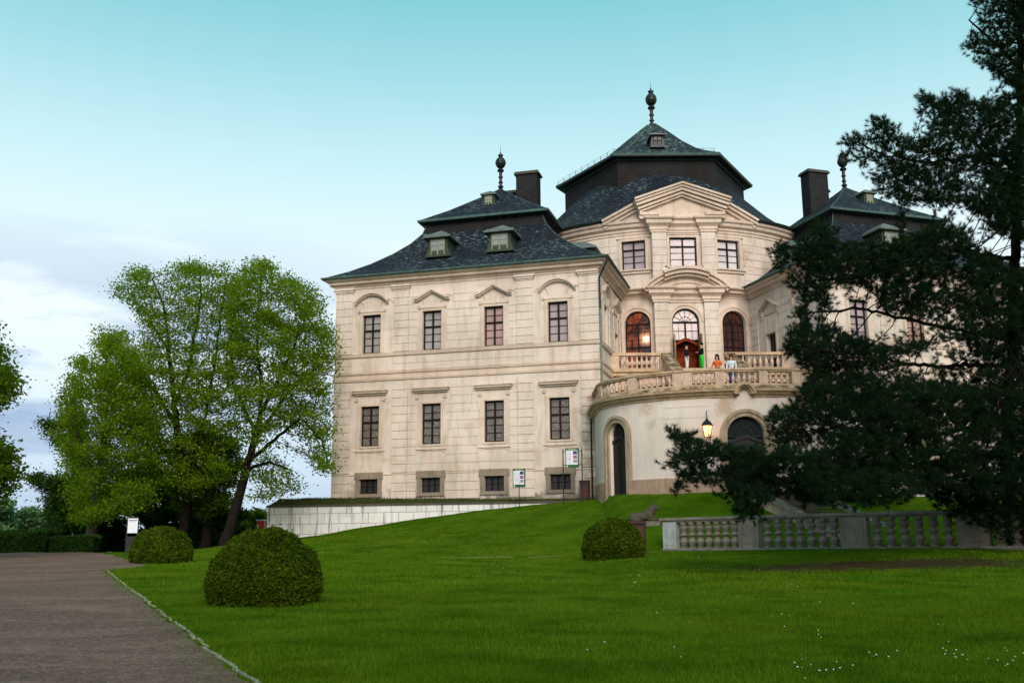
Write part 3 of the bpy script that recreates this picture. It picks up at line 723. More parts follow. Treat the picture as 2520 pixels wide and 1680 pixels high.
# ---- roofs
def wing_roof(A, U, W, mirror):
    n = 17.0; Lf = 16.96
    def P(s, d, z): p = A+U*s+W*d; return (p[0], p[1], z)
    prof = [(-.72, 17.04), (.55, 17.74), (1.6, 18.45), (2.7, 19.35), (3.6, 20.25), (4.2, 21.05), (4.42, 21.75)]
    m = MB()
    for (d0, z0), (d1, z1) in zip(prof[:-1], prof[1:]):
        a = [P(d0, d0, z0), P(Lf-d0, d0, z0), P(Lf-d0, n-d0, z0), P(d0, n-d0, z0)]; b = [P(d1, d1, z1), P(Lf-d1, d1, z1), P(Lf-d1, n-d1, z1), P(d1, n-d1, z1)]
        for i in range(4):
            j = (i+1) % 4
            f = [a[i], a[j], b[j], b[i]]
            m.add(f, [(0, 1, 2, 3)], 1 if z0 > 21 else 0)
    rf = m.build('roof', [M['slate'], M['slate_brown']], palace)
    # cap
    m = MB(); c0 = 4.02; cp = [(c0, 21.98), (5.6, 23.05), (7.2, 24.3), (8.48, 25.35)]
    for (d0, z0), (d1, z1) in zip(cp[:-1], cp[1:]):
        k0 = (n-Lf)/2
        a = [P(d0, d0, z0), P(Lf-d0, d0, z0), P(Lf-d0, n-d0, z0), P(d0, n-d0, z0)]; b = [P(d1, d1, z1), P(Lf-d1, d1, z1), P(Lf-d1, n-d1, z1), P(d1, n-d1, z1)]
        for i in range(4): j = (i+1) % 4; m.add([a[i], a[j], b[j], b[i]], [(0, 1, 2, 3)])
    for a, b, z0, z1 in ((c0, 4.45, 21.72, 21.66),):
        q = [P(a, a, 21.84), P(Lf-a, a, 21.84), P(Lf-a, n-a, 21.84), P(a, n-a, 21.84)]; w = [P(b, b, 21.66), P(Lf-b, b, 21.66), P(Lf-b, n-b, 21.66), P(b, n-b, 21.66)]
        for i in range(4): j = (i+1) % 4; m.add([q[i], q[j], w[j], w[i]], [(0, 1, 2, 3)])
    m.build('roof', M['slate'], palace)
    # copper edges: eaves gutter, cap edge, hips
    m = MB()
    sq = lambda d: [P(d, d, 0)[:2], P(Lf-d, d, 0)[:2], P(Lf-d, n-d, 0)[:2], P(d, n-d, 0)[:2]]
    pth = sq(0) if not mirror else sq(0)
    order = pth if mirror else pth[::-1]
    m.sweep(order, [(.60, 16.99), (.77, 17.0), (.80, 17.07), (.77, 17.12), (.66, 17.13)], closed=True)
    o4 = sq(c0); o4 = o4 if mirror else o4[::-1]
    m.sweep(o4, [(-.05, 21.82), (.10, 21.84), (.11, 21.97), (.02, 22.02)], closed=True)
    for (x, y) in ((0, 0), (1, 0)):
        pr = [(d, z+.02) for d, z in prof]
        for (d0, z0), (d1, z1) in zip(pr[:-1], pr[1:]): m.tube(P(d0 if x == 0 else Lf-d0, d0, z0), P(d1 if x == 0 else Lf-d1, d1, z1), .028, n=6)
        for (d0, z0), (d1, z1) in zip(cp[:-1], cp[1:]): m.tube(P(d0 if x == 0 else Lf-d0, d0, z0), P(d1 if x == 0 else Lf-d1, d1, z1), .03, n=6)
    m.build('gutter', M['copper'], palace)
    # dormers
    def dormer(s0, d0, z0, w, h, slope, mfl, scale=1.0):
        m = MB(); dep = 2.2*scale
        # cheeks flare outward at the foot
        f = [mfl(s0-w/2-.38*scale, z0-.12, .10), mfl(s0+w/2+.38*scale, z0-.12, .10), mfl(s0+w/2+.16, z0+h*.5, 0), mfl(s0+w/2+.16, z0+h, 0), mfl(s0-w/2-.16, z0+h, 0), mfl(s0-w/2-.16, z0+h*.5, 0)]
        bk = [mfl(s0-w/2-.38*scale, z0-.12, -dep), mfl(s0+w/2+.38*scale, z0-.12, -dep), mfl(s0+w/2+.16, z0+h*.5, -dep), mfl(s0+w/2+.16, z0+h, -dep), mfl(s0-w/2-.16, z0+h, -dep), mfl(s0-w/2-.16, z0+h*.5, -dep)]
        m.add(f+bk, [(0, 1, 2, 3, 4, 5)]+[(i, (i+1) % 6, 6+(i+1) % 6, 6+i) for i in range(6)])
        o = m.build('dormer', M['dormer'], palace)
        m = MB(); e = .34*scale; zt = z0+h; ww = w/2+.12+e
        lo = [mfl(s0-ww, zt, e), mfl(s0+ww, zt, e), mfl(s0+ww, zt, -dep-.3), mfl(s0-ww, zt, -dep-.3)]
        up = [mfl(s0-ww, zt+.10, e), mfl(s0+ww, zt+.10, e), mfl(s0+ww, zt+.10, -dep-.3), mfl(s0-ww, zt+.10, -dep-.3)]
        ap = [mfl(s0, zt+.10+.62*scale, -ww*.7), mfl(s0, zt+.10+.62*scale, -dep-.3)]
        m.add(lo+up+ap, [(0, 1, 2, 3), (0, 1, 5, 4), (1, 2, 6, 5), (3, 0, 4, 7), (4, 5, 8), (5, 6, 9, 8), (7, 4, 8, 9)])
        m.build('dormer_roof', M['copper_grey'], o)
        m = MB(); mm = lambda s, z, o: mfl(s, z, o+.03)
        fr = .06
        m.slab(mm, s0-w/2, s0-w/2+fr, z0, z0+h-.1, 0, .05); m.slab(mm, s0+w/2-fr, s0+w/2, z0, z0+h-.1, 0, .05); m.slab(mm, s0-.04, s0+.04, z0, z0+h-.1, 0, .06)
        for q in (0, .33, .66, 1): z = z0+(h-.1)*q; m.slab(mm, s0-w/2, s0+w/2, z-.025, z+.025, 0, .045)
        wn = m.build('dormer_window', M['dormer_frame'], o)
        g = MB(); g.add([mm(s0-w/2, z0, .012), mm(s0+w/2, z0, .012), mm(s0+w/2, z0+h-.1, .012), mm(s0-w/2, z0+h-.1, .012)], [(0, 1, 2, 3)]); g.build('pane', M['pane_dormer'], wn)
    fr1 = lambda dd: (lambda s, z, o: (A[0]+U[0]*s+W[0]*(dd-o), A[1]+U[1]*s+W[1]*(dd-o), z))
    for s0, w in ((6.52, 1.05), (10.67, .95)): dormer(s0, 1.5, 18.66, w, 1.12, .6, fr1(1.5))
    dormer(8.65, 6.1, 23.36, .5, .72, .7, fr1(6.1), .55)
    sd = lambda dd: (lambda s, z, o: (A[0]+W[0]*s+U[0]*(dd-o), A[1]+W[1]*s+U[1]*(dd-o), z))
    dormer(5.9, 1.35, 18.42, .95, .95, .6, sd(1.35))
    # chimneys
    rz = math.atan2(U[1], U[0])
    for s, d, wx, zt in ((6.7, 9.5, 1.55, 26.45), (8.0, 11.2, 1.3, 25.75)):
        p = A+U*s+W*d; m = MB(); m.box((p[0], p[1], (zt+21.5)/2), (wx, 1.05, zt-21.5), rz); ch = m.build('chimney', M['chim'], palace)
        m = MB(); m.box((p[0], p[1], zt+.06), (wx+.26, 1.30, .12), rz); m.box((p[0], p[1], zt+.17), (wx+.16, 1.2, .10), rz); m.build('chimney_cap', M['chim_cap'], ch)
    return P(8.48, 8.5, 25.3)
M['copper_grey'] = simple('grey_copper_sheet', (.13, .15, .13), .5, .1, .5, 3)
M['dormer_frame'] = simple('pale_green_window_paint', (.26, .28, .17), .7, 0, .4, 5)
M['chim'] = slate('slate_hung_chimney', (.014, .011, .011), (.022, .018, .016), 0)
M['chim_cap'] = simple('chimney_cap_metal', (.05, .045, .03), .6, 0, .3)
apL = wing_roof(A1, U1, W1, False); apR = wing_roof(A2, U2, W2, True)
def finial(p, k, rod=1.):
    pr = [(.42, -.25), (.26, .0), (.16, .14), (.27, .18), (.30, .30), (.17, .36), (.15, .55), (.24, .62), (.24, .70), (.15, .76), (.15, 1.05), (.24, 1.10), (.24, 1.2), (.16, 1.24), (.17, 1.62), (.33, 1.70), (.36, 1.78), (.30, 1.88), (.15, 1.92),
          (.22, 2.0), (.42, 2.15), (.54, 2.38), (.56, 2.55), (.50, 2.75), (.34, 2.95), (.20, 3.02), (.17, 3.12), (.27, 3.16), (.27, 3.26), (.12, 3.36), (.05, 3.45), (.07, 3.5), (.02, 3.55)]
    m = MB(); m.lathe(p, [(r*k*.86, z*k) for r, z in pr], 14); m.tube((p[0], p[1], p[2]+3.5*k), (p[0], p[1], p[2]+3.5*k+.75*rod), .022, .008, 5)
    m.build('finial', M['finial'], palace, smooth=False)
finial(apL, .80, .7); finial(apR, .80, .8)

# drum roof: a bell shaped cone that runs up to a six sided neck under a six sided cap
m = MB(); N = 96
prof = [(12.25, 21.88), (11.2, 22.42), (10.1, 23.15), (9.1, 24.0), (8.2, 24.92), (7.1, 26.05), (6.15, 27.02), (5.2, 28.1)]
vs = []
for r, z in prof:
    for i in range(N):
        a = 2*math.pi*i/N; q_ = (r, z) if not (math.sin(a) < 0 and abs(12.2*math.cos(a)) < 5.3 and r > 11.5) else (11.45, 22.28); vs.append((CT[0]+q_[0]*math.cos(a), CT[1]+q_[0]*math.sin(a), q_[1]))
m.add(vs, [(k*N+i, k*N+(i+1) % N, (k+1)*N+(i+1) % N, (k+1)*N+i) for k in range(len(prof)-1) for i in range(N)])
# little roof behind the gable
gl = [(11.45-3.3, 22.97), (11.45, 24.12), (11.45+3.3, 22.97)]
for (x0, z0), (x1, z1) in zip(gl[:-1], gl[1:]): m.add([(x0, BY-1.0, z0), (x1, BY-1.0, z1), (x1, 70.6, z1), (x0, 70.6, z0)], [(0, 1, 2, 3)])
for sg in (-1, 1): m.add([(11.45+sg*5.6, 67.75, 21.95), (11.45+sg*2.9, 66.55, 23.02), (11.45+sg*2.9, 71, 23.4), (11.45+sg*5.6, 70, 22.6)], [(0, 1, 2, 3)])
m.build('roof', M['slate'], palace)
hexp = lambda r, z: [(CT[0]+r*math.cos(R(60*i)), CT[1]+r*math.sin(R(60*i)), z) for i in range(6)]
m = MB(); a, b = hexp(7.1, 25.0), hexp(7.1, 28.2)
for i in range(6): j = (i+1) % 6; m.add([a[i], a[j], b[j], b[i]], [(0, 1, 2, 3)])
m.build('roof_neck', M['slate_brown'], palace)
m = MB(); prof = [(7.82, 28.42), (6.6, 28.95), (5.2, 29.7), (3.6, 30.85), (1.9, 32.3), (.35, 33.55)]
for (r0, z0), (r1, z1) in zip(prof[:-1], prof[1:]):
    a, b = hexp(r0, z0), hexp(r1, z1)
    for i in range(6): j = (i+1) % 6; m.add([a[i], a[j], b[j], b[i]], [(0, 1, 2, 3)])
m.build('roof', M['slate_green'], palace)
m = MB()
h6 = [p[:2] for p in hexp(7.74, 0)]
m.sweep(h6, [(-.8, 28.08), (-.45, 28.10), (-.42, 28.18), (0, 28.22), (.06, 28.26), (.08, 28.40), (.02, 28.44)], closed=True, mi=1)
m.sweep(h6, [(.085, 28.33), (.10, 28.42), (.03, 28.47)], closed=True, mi=0)
for i in range(6):
    for (r0, z0), (r1, z1) in zip(prof[:-1], prof[1:]): m.tube(hexp(r0, z0+.02)[i], hexp(r1, z1+.02)[i], .055, n=6)
# drum eaves edge
c2 = [tuple(circ(s, 0, 0)[:2]) for s in np.linspace(-19, -5.35, 26)]; c3 = [tuple(circ(s, 0, 0)[:2]) for s in np.linspace(5.35, 19, 26)]
for c_ in (c2, c3): m.sweep(c_, [(.45, 21.80), (.66, 21.80), (.70, 21.92), (.6, 21.98)], mi=1)
m.build('gutter', [M['copper'], M['dark_copper']], palace)
finial((CT[0], CT[1], 33.3), .98, .9)
# snow guard on the left edge of the cap
m = MB(); e = hexp(7.65, 28.52)
for i in (3, 4):
    p, q = np.array(e[i]), np.array(e[(i+1) % 6]); n = 9
    if i == 4: q = p+(q-p)*.96
    for k in range(n+1): w = p+(q-p)*k/n; m.tube(w, w+np.array([0, 0, .36]), .018, n=4)
    for h in (.16, .34): m.tube(p+np.array([0, 0, h]), q+np.array([0, 0, h]), .010, n=4)
m.build('snow_guard', M['black_iron'], palace)
# dormer of the cap
def cap_dormer():
    mfl = lambda s, z, o: (s, CT[1]-4.9-o, z)
    s0, w, z0, h = 11.05, .62, 29.75, .85
    m = MB(); f = [mfl(s0-.55, z0-.1, .1), mfl(s0+.55, z0-.1, .1), mfl(s0+.42, z0+h, 0), mfl(s0-.42, z0+h, 0)]; b = [mfl(s0-.55, z0-.1, -1.5), mfl(s0+.55, z0-.1, -1.5), mfl(s0+.42, z0+h, -1.5), mfl(s0-.42, z0+h, -1.5)]
    m.add(f+b, [(0, 1, 2, 3)]+[(i, (i+1) % 4, 4+(i+1) % 4, 4+i) for i in range(4)]); o = m.build('dormer', M['dark_copper'], palace)
    m = MB(); lo = [mfl(s0-.62, z0+h, .25), mfl(s0+.62, z0+h, .25), mfl(s0+.62, z0+h, -1.7), mfl(s0-.62, z0+h, -1.7)]; up = [(x, y, z+.07) for x, y, z in lo]
    m.add(lo+up+[mfl(s0, z0+h+.38, -.5), mfl(s0, z0+h+.38, -1.7)], [(0, 1, 2, 3), (0, 1, 5, 4), (1, 2, 6, 5), (3, 0, 4, 7), (4, 5, 8), (5, 6, 9, 8), (7, 4, 8, 9)]); m.build('dormer_roof', M['copper_grey'], o)
    m = MB(); mm = lambda s, z, o_: mfl(s, z, o_+.03)
    for x in (-w/2, -.02, w/2-.04): m.slab(mm, s0+x, s0+x+.04, z0+.05, z0+h-.08, 0, .06)
    for z in (z0+.05, z0+.42, z0+h-.1): m.slab(mm, s0-w/2, s0+w/2, z, z+.04, 0, .05)
    wn = m.build('dormer_window', M['win_dark'], o); g = MB(); g.add([mm(s0-w/2, z0, .01), mm(s0+w/2, z0, .01), mm(s0+w/2, z0+h-.1, .01), mm(s0-w/2, z0+h-.1, .01)], [(0, 1, 2, 3)]); g.build('pane', M['pane_dark'], wn)
cap_dormer()

# ---- downpipes
def pipe(pts, r, name='downpipe', mat='copper'):
    m = MB()
    for p, q in zip(pts[:-1], pts[1:]): m.tube(p, q, r, n=8)
    m.build(name, M[mat], palace)
cA = lambda s, o, z: tuple(np.array([*(A1+U1*s-W1*o), z]))
pipe([cA(-.72, .72, 17.05), cA(-.66, .66, 16.7), cA(-.10, .16, 15.9), cA(-.12, .14, 14.0)], .055, mat='dark_copper')
pipe([cA(-.12, .14, 14.0), cA(-.12, .14, 8.2)], .055, mat='copper_pale' if 'copper_pale' in M else 'copper')
cB = lambda s, o, z: tuple(np.array([*(A2+U2*s-W2*o), z]))
pipe([cB(-.66, .66, 17.0), cB(-.10, .16, 15.9), cB(-.12, .14, 8.2)], .055, mat='grey_pipe' if 'grey_pipe' in M else 'copper')

# ================================================================== TERRACE (part of the palace)
tp = []
for y in (62.5, 60.5, 58.5): tp.append((EX-EA, y))
for i in range(0, 61):
    a = math.pi-math.pi*i/60; tp.append((EX+EA*math.cos(a), EY-EB*math.sin(a)))
for y in (58.5, 60.5, 62.5): tp.append((EX+EA, y))
TPp = np.array(tp); TPd = np.r_[0, np.cumsum(np.linalg.norm(np.diff(TPp, axis=0), axis=1))]
TPt = np.gradient(TPp, TPd, axis=0); TPt /= np.linalg.norm(TPt, axis=1)[:, None]
TPn = np.stack([TPt[:, 1], -TPt[:, 0]], 1)
if TPn[len(TPn)//2][1] > 0: TPn = -TPn
def ter(s, z, o):
    x = np.interp(s, TPd, TPp[:, 0]); y = np.interp(s, TPd, TPp[:, 1]); nx = np.interp(s, TPd, TPn[:, 0]); ny = np.interp(s, TPd, TPn[:, 1])
    k = math.hypot(nx, ny); return (x+nx/k*o, y+ny/k*o, z)
def ter_s(px, z):
    ss = np.arange(TPd[4], TPd[-5], .02); P = np.array([ter(s, z, 0) for s in ss]); q = project(P)[:, 0]
    return float(ss[np.argmin(abs(q-px))])
TL = TPd[-1]
FZ = 8.32
d1 = ter_s(1519, 6.0); d2 = ter_s(1837, 5.5)
D1 = (d1, .66, 2.5, 6.62, True); D2 = (d2, .93, 2.9, 6.55, True)
peel(M['terrace'], [(ter(d2-.9, 7.1, 0), .65, (.42, .28, .17)), (ter(d1+1.9, 7.2, 0), .5, (.50, .39, .28)), (ter(d1+2.2, 6.4, 0), .35, (.48, .38, .28)), (ter(d2+2.6, 7.2, 0), .55, (.45, .33, .22))])
m = MB(); m.wall(ter, 0, TL, 1.8, 7.75, [D1, D2], ds=.45, depth=.26); m.build('terrace_wall', M['terrace'], palace)
# plinth stones
for a, b in ((TPd[2], d1-.95), (d1+.95, d2-1.25), (d2+1.25, TL-1)):
    m = MB(); k = max(1, round((b-a)/1.7))
    for i in range(k):
        x0 = a+(b-a)*i/k+.012; x1 = a+(b-a)*(i+1)/k-.012; m.slab(ter, x0, x1, 1.8, 3.55, 0, .09, 4)
    m.build('plinth', M['plinth'], palace)
# shallow panel lines by the middle door
for a, b in ((d2-4.1, d2-1.75), (d2+1.75, d2+4.1)):
    m = MB()
    for i in range(7):
        z = 3.75+i*.56; m.slab(ter, a, b, z, z+.53, 0, .022, 5)
    m.build('rustication', M['terrace'], palace)
# door surrounds
for (c, hw, zb, zt, ar) in (D1, D2):
    m = MB(); zc = zt-hw
    m.ring(ter, c, zc, hw+.002, hw+.30, 0, 180, -.06, .10, 24); m.ring(ter, c, zc, hw+.20, hw+.36, 0, 180, 0, .17, 24)
    for sg in (-1, 1):
        m.slab(ter, c+sg*(hw+.15)-.148, c+sg*(hw+.15)+.148, zb-.5, zc, -.06, .10, 2); m.slab(ter, c+sg*(hw+.28)-.08, c+sg*(hw+.28)+.08, zb-.5, zc, 0, .17, 1)
    m.build('door_surround', M['door_stone'], palace)
    m = MB(); zf = zc-.18
    m.slab(ter, c-hw, c+hw, zb-.4, zf, -.25, -.19, 3)
    m.slab(ter, c-.035, c+.035, zb-.4, zf, -.19, -.15)
    for sg in (-1, 1):
        for a, b in ((zb+.2, zb+1.0), (zb+1.15, zf-.25)): m.slab(ter, c+sg*hw*.5-hw*.32, c+sg*hw*.5+hw*.32, a, b, -.19, -.165)
    pts = [(c+x*hw, zf+.06+.12*math.cos(x*math.pi)) for x in np.linspace(-1, 1, 11)]; m.band(ter, pts, .16, -.25, -.13)
    dd = m.build('door', M['door_dark'], palace)
    m = MB(); m.ring(ter, c, zc, hw*.35, hw*.35+.03, 0, 180, -.21, -.18, 12); m.ring(ter, c, zc, hw*.68, hw*.68+.03, 0, 180, -.21, -.18, 14)
    for a in range(12, 180, 13):
        t_ = R(a); p = sorted([(c+hw*.3*math.cos(t_), zc+hw*.3*math.sin(t_)), (c+hw*math.cos(t_)*.98, zc+hw*math.sin(t_)*.98)])
        if abs(p[0][0]-p[1][0]) < 1e-3: continue
        m.band(ter, p, .022, -.21, -.18)
    m.build('fanlight_bars', M['black_iron'], dd)
    g = MB(); g.poly([ter(c+hw*math.cos(R(a)), zc-.1+hw*math.sin(R(a)), -.22) for a in range(0, 181, 12)]); g.build('fanlight', M['fan_glass'] if 'fan_glass' in M else M['pane_dark'], dd)
# cornice of the terrace with the little arch over the middle door
m = MB(); ca = d2-.42; cb = d2+.42
TC = [(0, 7.50), (.06, 7.52), (.08, 7.60), (.20, 7.66), (.26, 7.76), (.38, 7.80), (.42, 7.92), (.30, 7.98), (.22, 8.10), (-.3, 8.14)]
def swp(a, b, n=40): m.sweep([ter(a+(b-a)*i/n, 0, 0)[:2] for i in range(n+1)], TC)
swp(TPd[1], ca); swp(cb, TL-1)
for r0, r1, o in ((.24, .32, .16), (.31, .41, .30), (.40, .50, .42)): m.ring(ter, d2, 7.70, r0, r1, -8, 188, 0, o, 16)
m.ring(ter, d2, 7.70, .49, .56, 0, 180, -.3, .34, 16)
m.build('cornice', M['sand_moss'], palace)
m = MB(); m.slab(ter, ca, cb, 7.5, 8.1, -.3, -.005, 3); m.build('terrace_wall', M['terrace'], palace)
# floor
m = MB(); fl = [ter(s, FZ, -.1) for s in np.linspace(0, TL, 60)]; m.poly(fl+[(EX+EA, 66.5, FZ), (EX-EA, 66.5, FZ)]); m.build('terrace_floor', M['sand'], palace)
# balustrade
def baluster_mesh(h, r, two=False, n=10):
    m = MB()
    if two: pr = [(.8, 0), (.8, .08), (.55, .1), (.75, .17), (.95, .26), (.72, .36), (.48, .43), (.6, .48), (1.0, .50), (1.0, .55), (.6, .57), (.48, .62), (.72, .70), (.92, .78), (.6, .88), (.8, .93), (.85, 1.0)]
    else: pr = [(.9, 0), (.9, .07), (.62, .10), (.50, .15), (.62, .22), (.95, .34), (1.02, .44), (.88, .55), (.60, .68), (.45, .78), (.50, .84), (.74, .88), (.74, .91), (.6, .92), (.85, .94), (.85, 1.0)]
    m.lathe((0, 0, 0), [(r*a, h*b) for a, b in pr], n); return m
bal_proto = None
def balusters(mf, a, b, n, z, h, r, mat, parent, two=False, key='T', name='baluster'):
    global _protos
    for i in range(n):
        s = a+(b-a)*(i+.5)/n; p = mf(s, z, -.0)
        kk = (key, h, r)
        if kk not in _protos:
            o = baluster_mesh(h, r, two).build(name, M[mat], parent, smooth=True); _protos[kk] = o
        else:
            o = _protos[kk].copy(); COL.objects.link(o); o.parent = parent
        o.location = p
_protos = {}
pil_px = [(1474, 1482), (1547, 1567), (1656, 1704), (1760, 1782), (1867, 1888), (1947, 1975), (2052, 2072), (2120, 2150)]
PS = [(ter_s(a, 8.6), ter_s(b, 8.6)) for a, b in pil_px]
m = MB(); m.slab(ter, TPd[1]+.2, TL-1.2, 8.12, 8.22, -.30, .10, 60); m.build('balustrade_base', M['sand_moss'], palace)
m = MB(); m.slab(ter, TPd[1]+.2, TL-1.2, 8.82, 8.90, -.22, .06, 60); m.slab(ter, TPd[1]+.2, TL-1.2, 8.90, 9.0, -.27, .11, 60); m.build('balustrade_rail', M['sand_moss'], palace)
for a, b in PS: MB().slab(ter, a, b, 8.22, 8.82, -.24, .08, 2).build('balustrade_pillar', M['sand'], palace)
def termid(s, z, o): return ter(s, z, -.08)
edges = [(TPd[2], PS[0][0])]+[(PS[i][1], PS[i+1][0]) for i in range(len(PS)-1)]
for (a, b), n in zip(edges, (5, 5, 6, 4, 6, 4, 5, 4)): balusters(termid, a+.03, b-.03, n, 8.22, .60, .095, 'sand', palace)

# upper landing in front of the doors, with its own balustrades and the stair between them
LY = 62.5
yl1 = (LY-A1[1])/W1[1]; yl2 = (LY-A2[1])/W2[1]
PL = (A1+W1*(yl1+.3)); PR = (A2+W2*(yl2+.3))
SL, SR_ = 9.55, 13.35
m = MB(); m.box(((PL[0]+PR[0])/2, (LY+67)/2, (FZ+DZ)/2), (PR[0]-PL[0]+.9, 67-LY, DZ-FZ)); m.build('landing', M['sand'], palace)
lm = lambda s, z, o: (s, LY-.02-o, z)
for a, b, nn in ((PL[0], SL, 8), (SR_, PR[0], 8)):
    m = MB(); m.slab(lm, a-.2, b+.1, 10.78, 10.95, -.2, .34, 1); m.slab(lm, a-.2, b+.05, 10.55, 10.78, -.1, .22, 1); m.slab(lm, a-.2, b+.1, 10.95, 11.05, -.25, .12); m.build('cornice', M['sand_moss'], palace)
    m = MB(); m.slab(lm, a-.1, b+.1, 11.84, 12.02, -.26, .10); m.build('balustrade_rail', M['sand_moss'], palace)
    m = MB()
    e = a+.55 if a < 11 else b-.55
    if a < 11: px = ((a-.1, a+.42), (b-.40, b)); x0, x1 = a+.48, b-.44
    else: px = ((b-.42, b+.1), (a, a+.4)); x0, x1 = a+.44, b-.48
    for q0, q1 in px: MB().slab(lm, q0, q1, 11.05, 11.84, -.22, .07).build('balustrade_pillar', M['sand'], palace)
    balusters(lambda s, z, o: lm(s, z, -.08), x0, x1, nn, 11.05, .79, .115, 'sand', palace)
# stair and its sloping cheeks
m = MB(); nst = 17
for i in range(nst): z = DZ-(i+1)*(DZ-FZ)/(nst+1); y0 = LY-i*.29; m.box((11.6, y0-.15, (FZ+z)/2), (4.6, .30, z-FZ))
m.build('stair', M['sand'], palace)
for x0, x1, sg in ((SL, 10.12, -1), (SR_+.1, 14.35, 1)):
    m = MB(); y0, y1, z0, z1 = LY-.05, LY-4.9, 12.02, 9.0
    q = [(x0, y0), (x1, y1)]; w = .38
    for (a, b, zz0, zz1, ww, mi) in ((0, 1, -4.2, -.16, w, 0), (0, 1, -.16, 0, w+.30, 1)):
        v = []
        for (x, y), z in zip(q, (z0, z1)):
            zb = max(FZ, z+zz0) if zz0 < -1 else z+zz0
            v += [(x-ww/2, y, zb), (x+ww/2, y, zb), (x+ww/2, y, z+zz1), (x-ww/2, y, z+zz1)]
        m.add(v, [(0, 1, 2, 3), (7, 6, 5, 4)]+[(i, (i+1) % 4, 4+(i+1) % 4, 4+i) for i in range(4)], mi)
    m.build('stair_cheek', [M['sand'], M['sand_moss']], palace)
# pipe from the terrace
px_ = ter(TPd[4]-.2, 0, .12)
pipe([(A1[0]-.62, A1[1]-.10, 7.5), (A1[0]-.62, A1[1]-.10, 2.8)], .05, mat='black_iron')

# ================================================================== GROUND, PATH, RETAINING WALL
def grass_mat(name, c1, c2, c3, soil=False):
    b = NB(name); o = b.coord()
    c = b.mix(b.rng(b.noise(o, .35, 4, .6), .35, .65), c1, c2)
    c = b.mix(b.rng(b.noise(b.coord(scale=(.75, 1.0, 1)), .9, 6, .7), .46, .68, 0, .7), c, c3)
    c = b.mix(b.rng(b.noise(o, 26, 3, .7), .35, .65, 0, .35), c, tuple(x*.45 for x in c1))
    if soil:
        v = b.n.new('ShaderNodeVectorMath'); v.operation = 'DISTANCE'; mp = b.coord(scale=(.26, .75, 1)); b.l.new(mp, v.inputs[0]); v.inputs[1].default_value = (10.8*.26, 30.3*.75, 0)
        k = b.math('ADD', b.rng(v.outputs['Value'], .6, 2.2, 1.0, 0), b.rng(b.noise(o, 1.4, 6, .7), .3, .7, -.4, .4))
        c = b.mix(b.rng(k, .35, .75, 0, .9), c, (.045, .030, .018))
    b.bump(b.noise(o, 18, 5, .75), .9, .05)
    return b.fin(c, 1, 0, .0)
M['grass'] = grass_mat('lawn', (.044, .104, .004), (.078, .140, .007), (.018, .052, .002), True)
xs = np.r_[np.linspace(-500, -46, 24), np.linspace(-45, 36, 260), np.linspace(37, 500, 24)]
ys = np.r_[np.linspace(-60, 7, 8), np.linspace(7.5, 64, 240), np.linspace(65, 130, 30), np.linspace(140, 1200, 16)]
X, Y = np.meshgrid(xs, ys); Z = H(X, Y); nxx = len(xs)
ii, jj = np.meshgrid(np.arange(nxx-1), np.arange(len(ys)-1)); q = (jj*nxx+ii).ravel()
raw_mesh('lawn', np.stack([X.ravel(), Y.ravel(), Z.ravel()], 1), np.stack([q, q+1, q+nxx+1, q+nxx], 1), M['grass'], None, True)['kind'] = 'structure'

def gravel():
    b = NB('gravel'); o = b.coord()
    c = b.mix(b.rng(b.noise(o, .45, 5, .6), .35, .65), (.235, .135, .10), (.155, .088, .066))
    c = b.mix(b.rng(b.noise(b.coord(scale=(.35, 1.2, 1)), .8, 5, .6), .5, .7, 0, .8), c, (.33, .215, .165))
    v = b.n.new('ShaderNodeTexVoronoi'); b.l.new(o, v.inputs['Vector']); v.inputs['Scale'].default_value = 38
    c = b.mix(b.rng(b.sep(v.outputs['Color'])[0], .2, .9, 0, .75), c, b.mix(.5, (.07, .045, .035), c))
    c = b.mix(b.rng(b.noise(o, 7, 6, .8), .42, .60, 0, .6), c, (.075, .048, .038))
    c = b.mix(b.rng(b.noise(b.coord(loc=(9, 1, 0)), 13, 6, .85), .56, .66, 0, .6), c, (.36, .27, .22))
    c = b.mix(b.rng(b.sep(v.outputs['Color'])[1], .93, .97, 0, .8), c, (.30, .26, .22))
    b.bump(b.math('ADD', v.outputs['Distance'], b.noise(o, 60, 3, .7)), .8, .02)
    return b.fin(c, .95, 0, .1)
M['gravel'] = gravel()
edge_px = [(258, 1402), (281, 1423), (321, 1455), (364, 1487), (429, 1537), (482, 1580), (525, 1618), (579, 1655), (640, 1692), (720, 1745), (860, 1828)]
edge = [ground(x, y) for x, y in edge_px]
ex = np.array([e[0] for e in edge][::-1]); ey = np.array([e[1] for e in edge][::-1])
tip = edge[0]
def xedge(y):
    if y <= ey[0]: return ex[0]+(y-ey[0])*(ex[1]-ex[0])/(ey[1]-ey[0])
    if y <= tip[1]: return float(np.interp(y, ey, ex))
    return float(np.interp(y, [tip[1], tip[1]+2.2, tip[1]+4.5, 40, 46, 52, 56], [tip[0], tip[0]+.3, tip[0]-.2, -14.3, -17.3, -20.5, -24]))
yy = np.r_[np.arange(-20, 8, 1.0), np.arange(8, 53.3, .28)]; V = []; Fi = []
K = 60
for j, y in enumerate(yy):
    xe = xedge(y)+.10*math.sin(y*2.1)*(.4 if y < 30 else 1)+.04*math.sin(y*7.3)
    for i in range(K): x = -60+(xe+60)*(i/(K-1))**.8; V.append((x, y, float(H(x, y))+.012))
for j in range(len(yy)-1):
    for i in range(K-1): a = j*K+i; Fi.append((a, a+1, a+K+1, a+K))
raw_mesh('path', V, Fi, M['gravel'], None, True)['kind'] = 'structure'
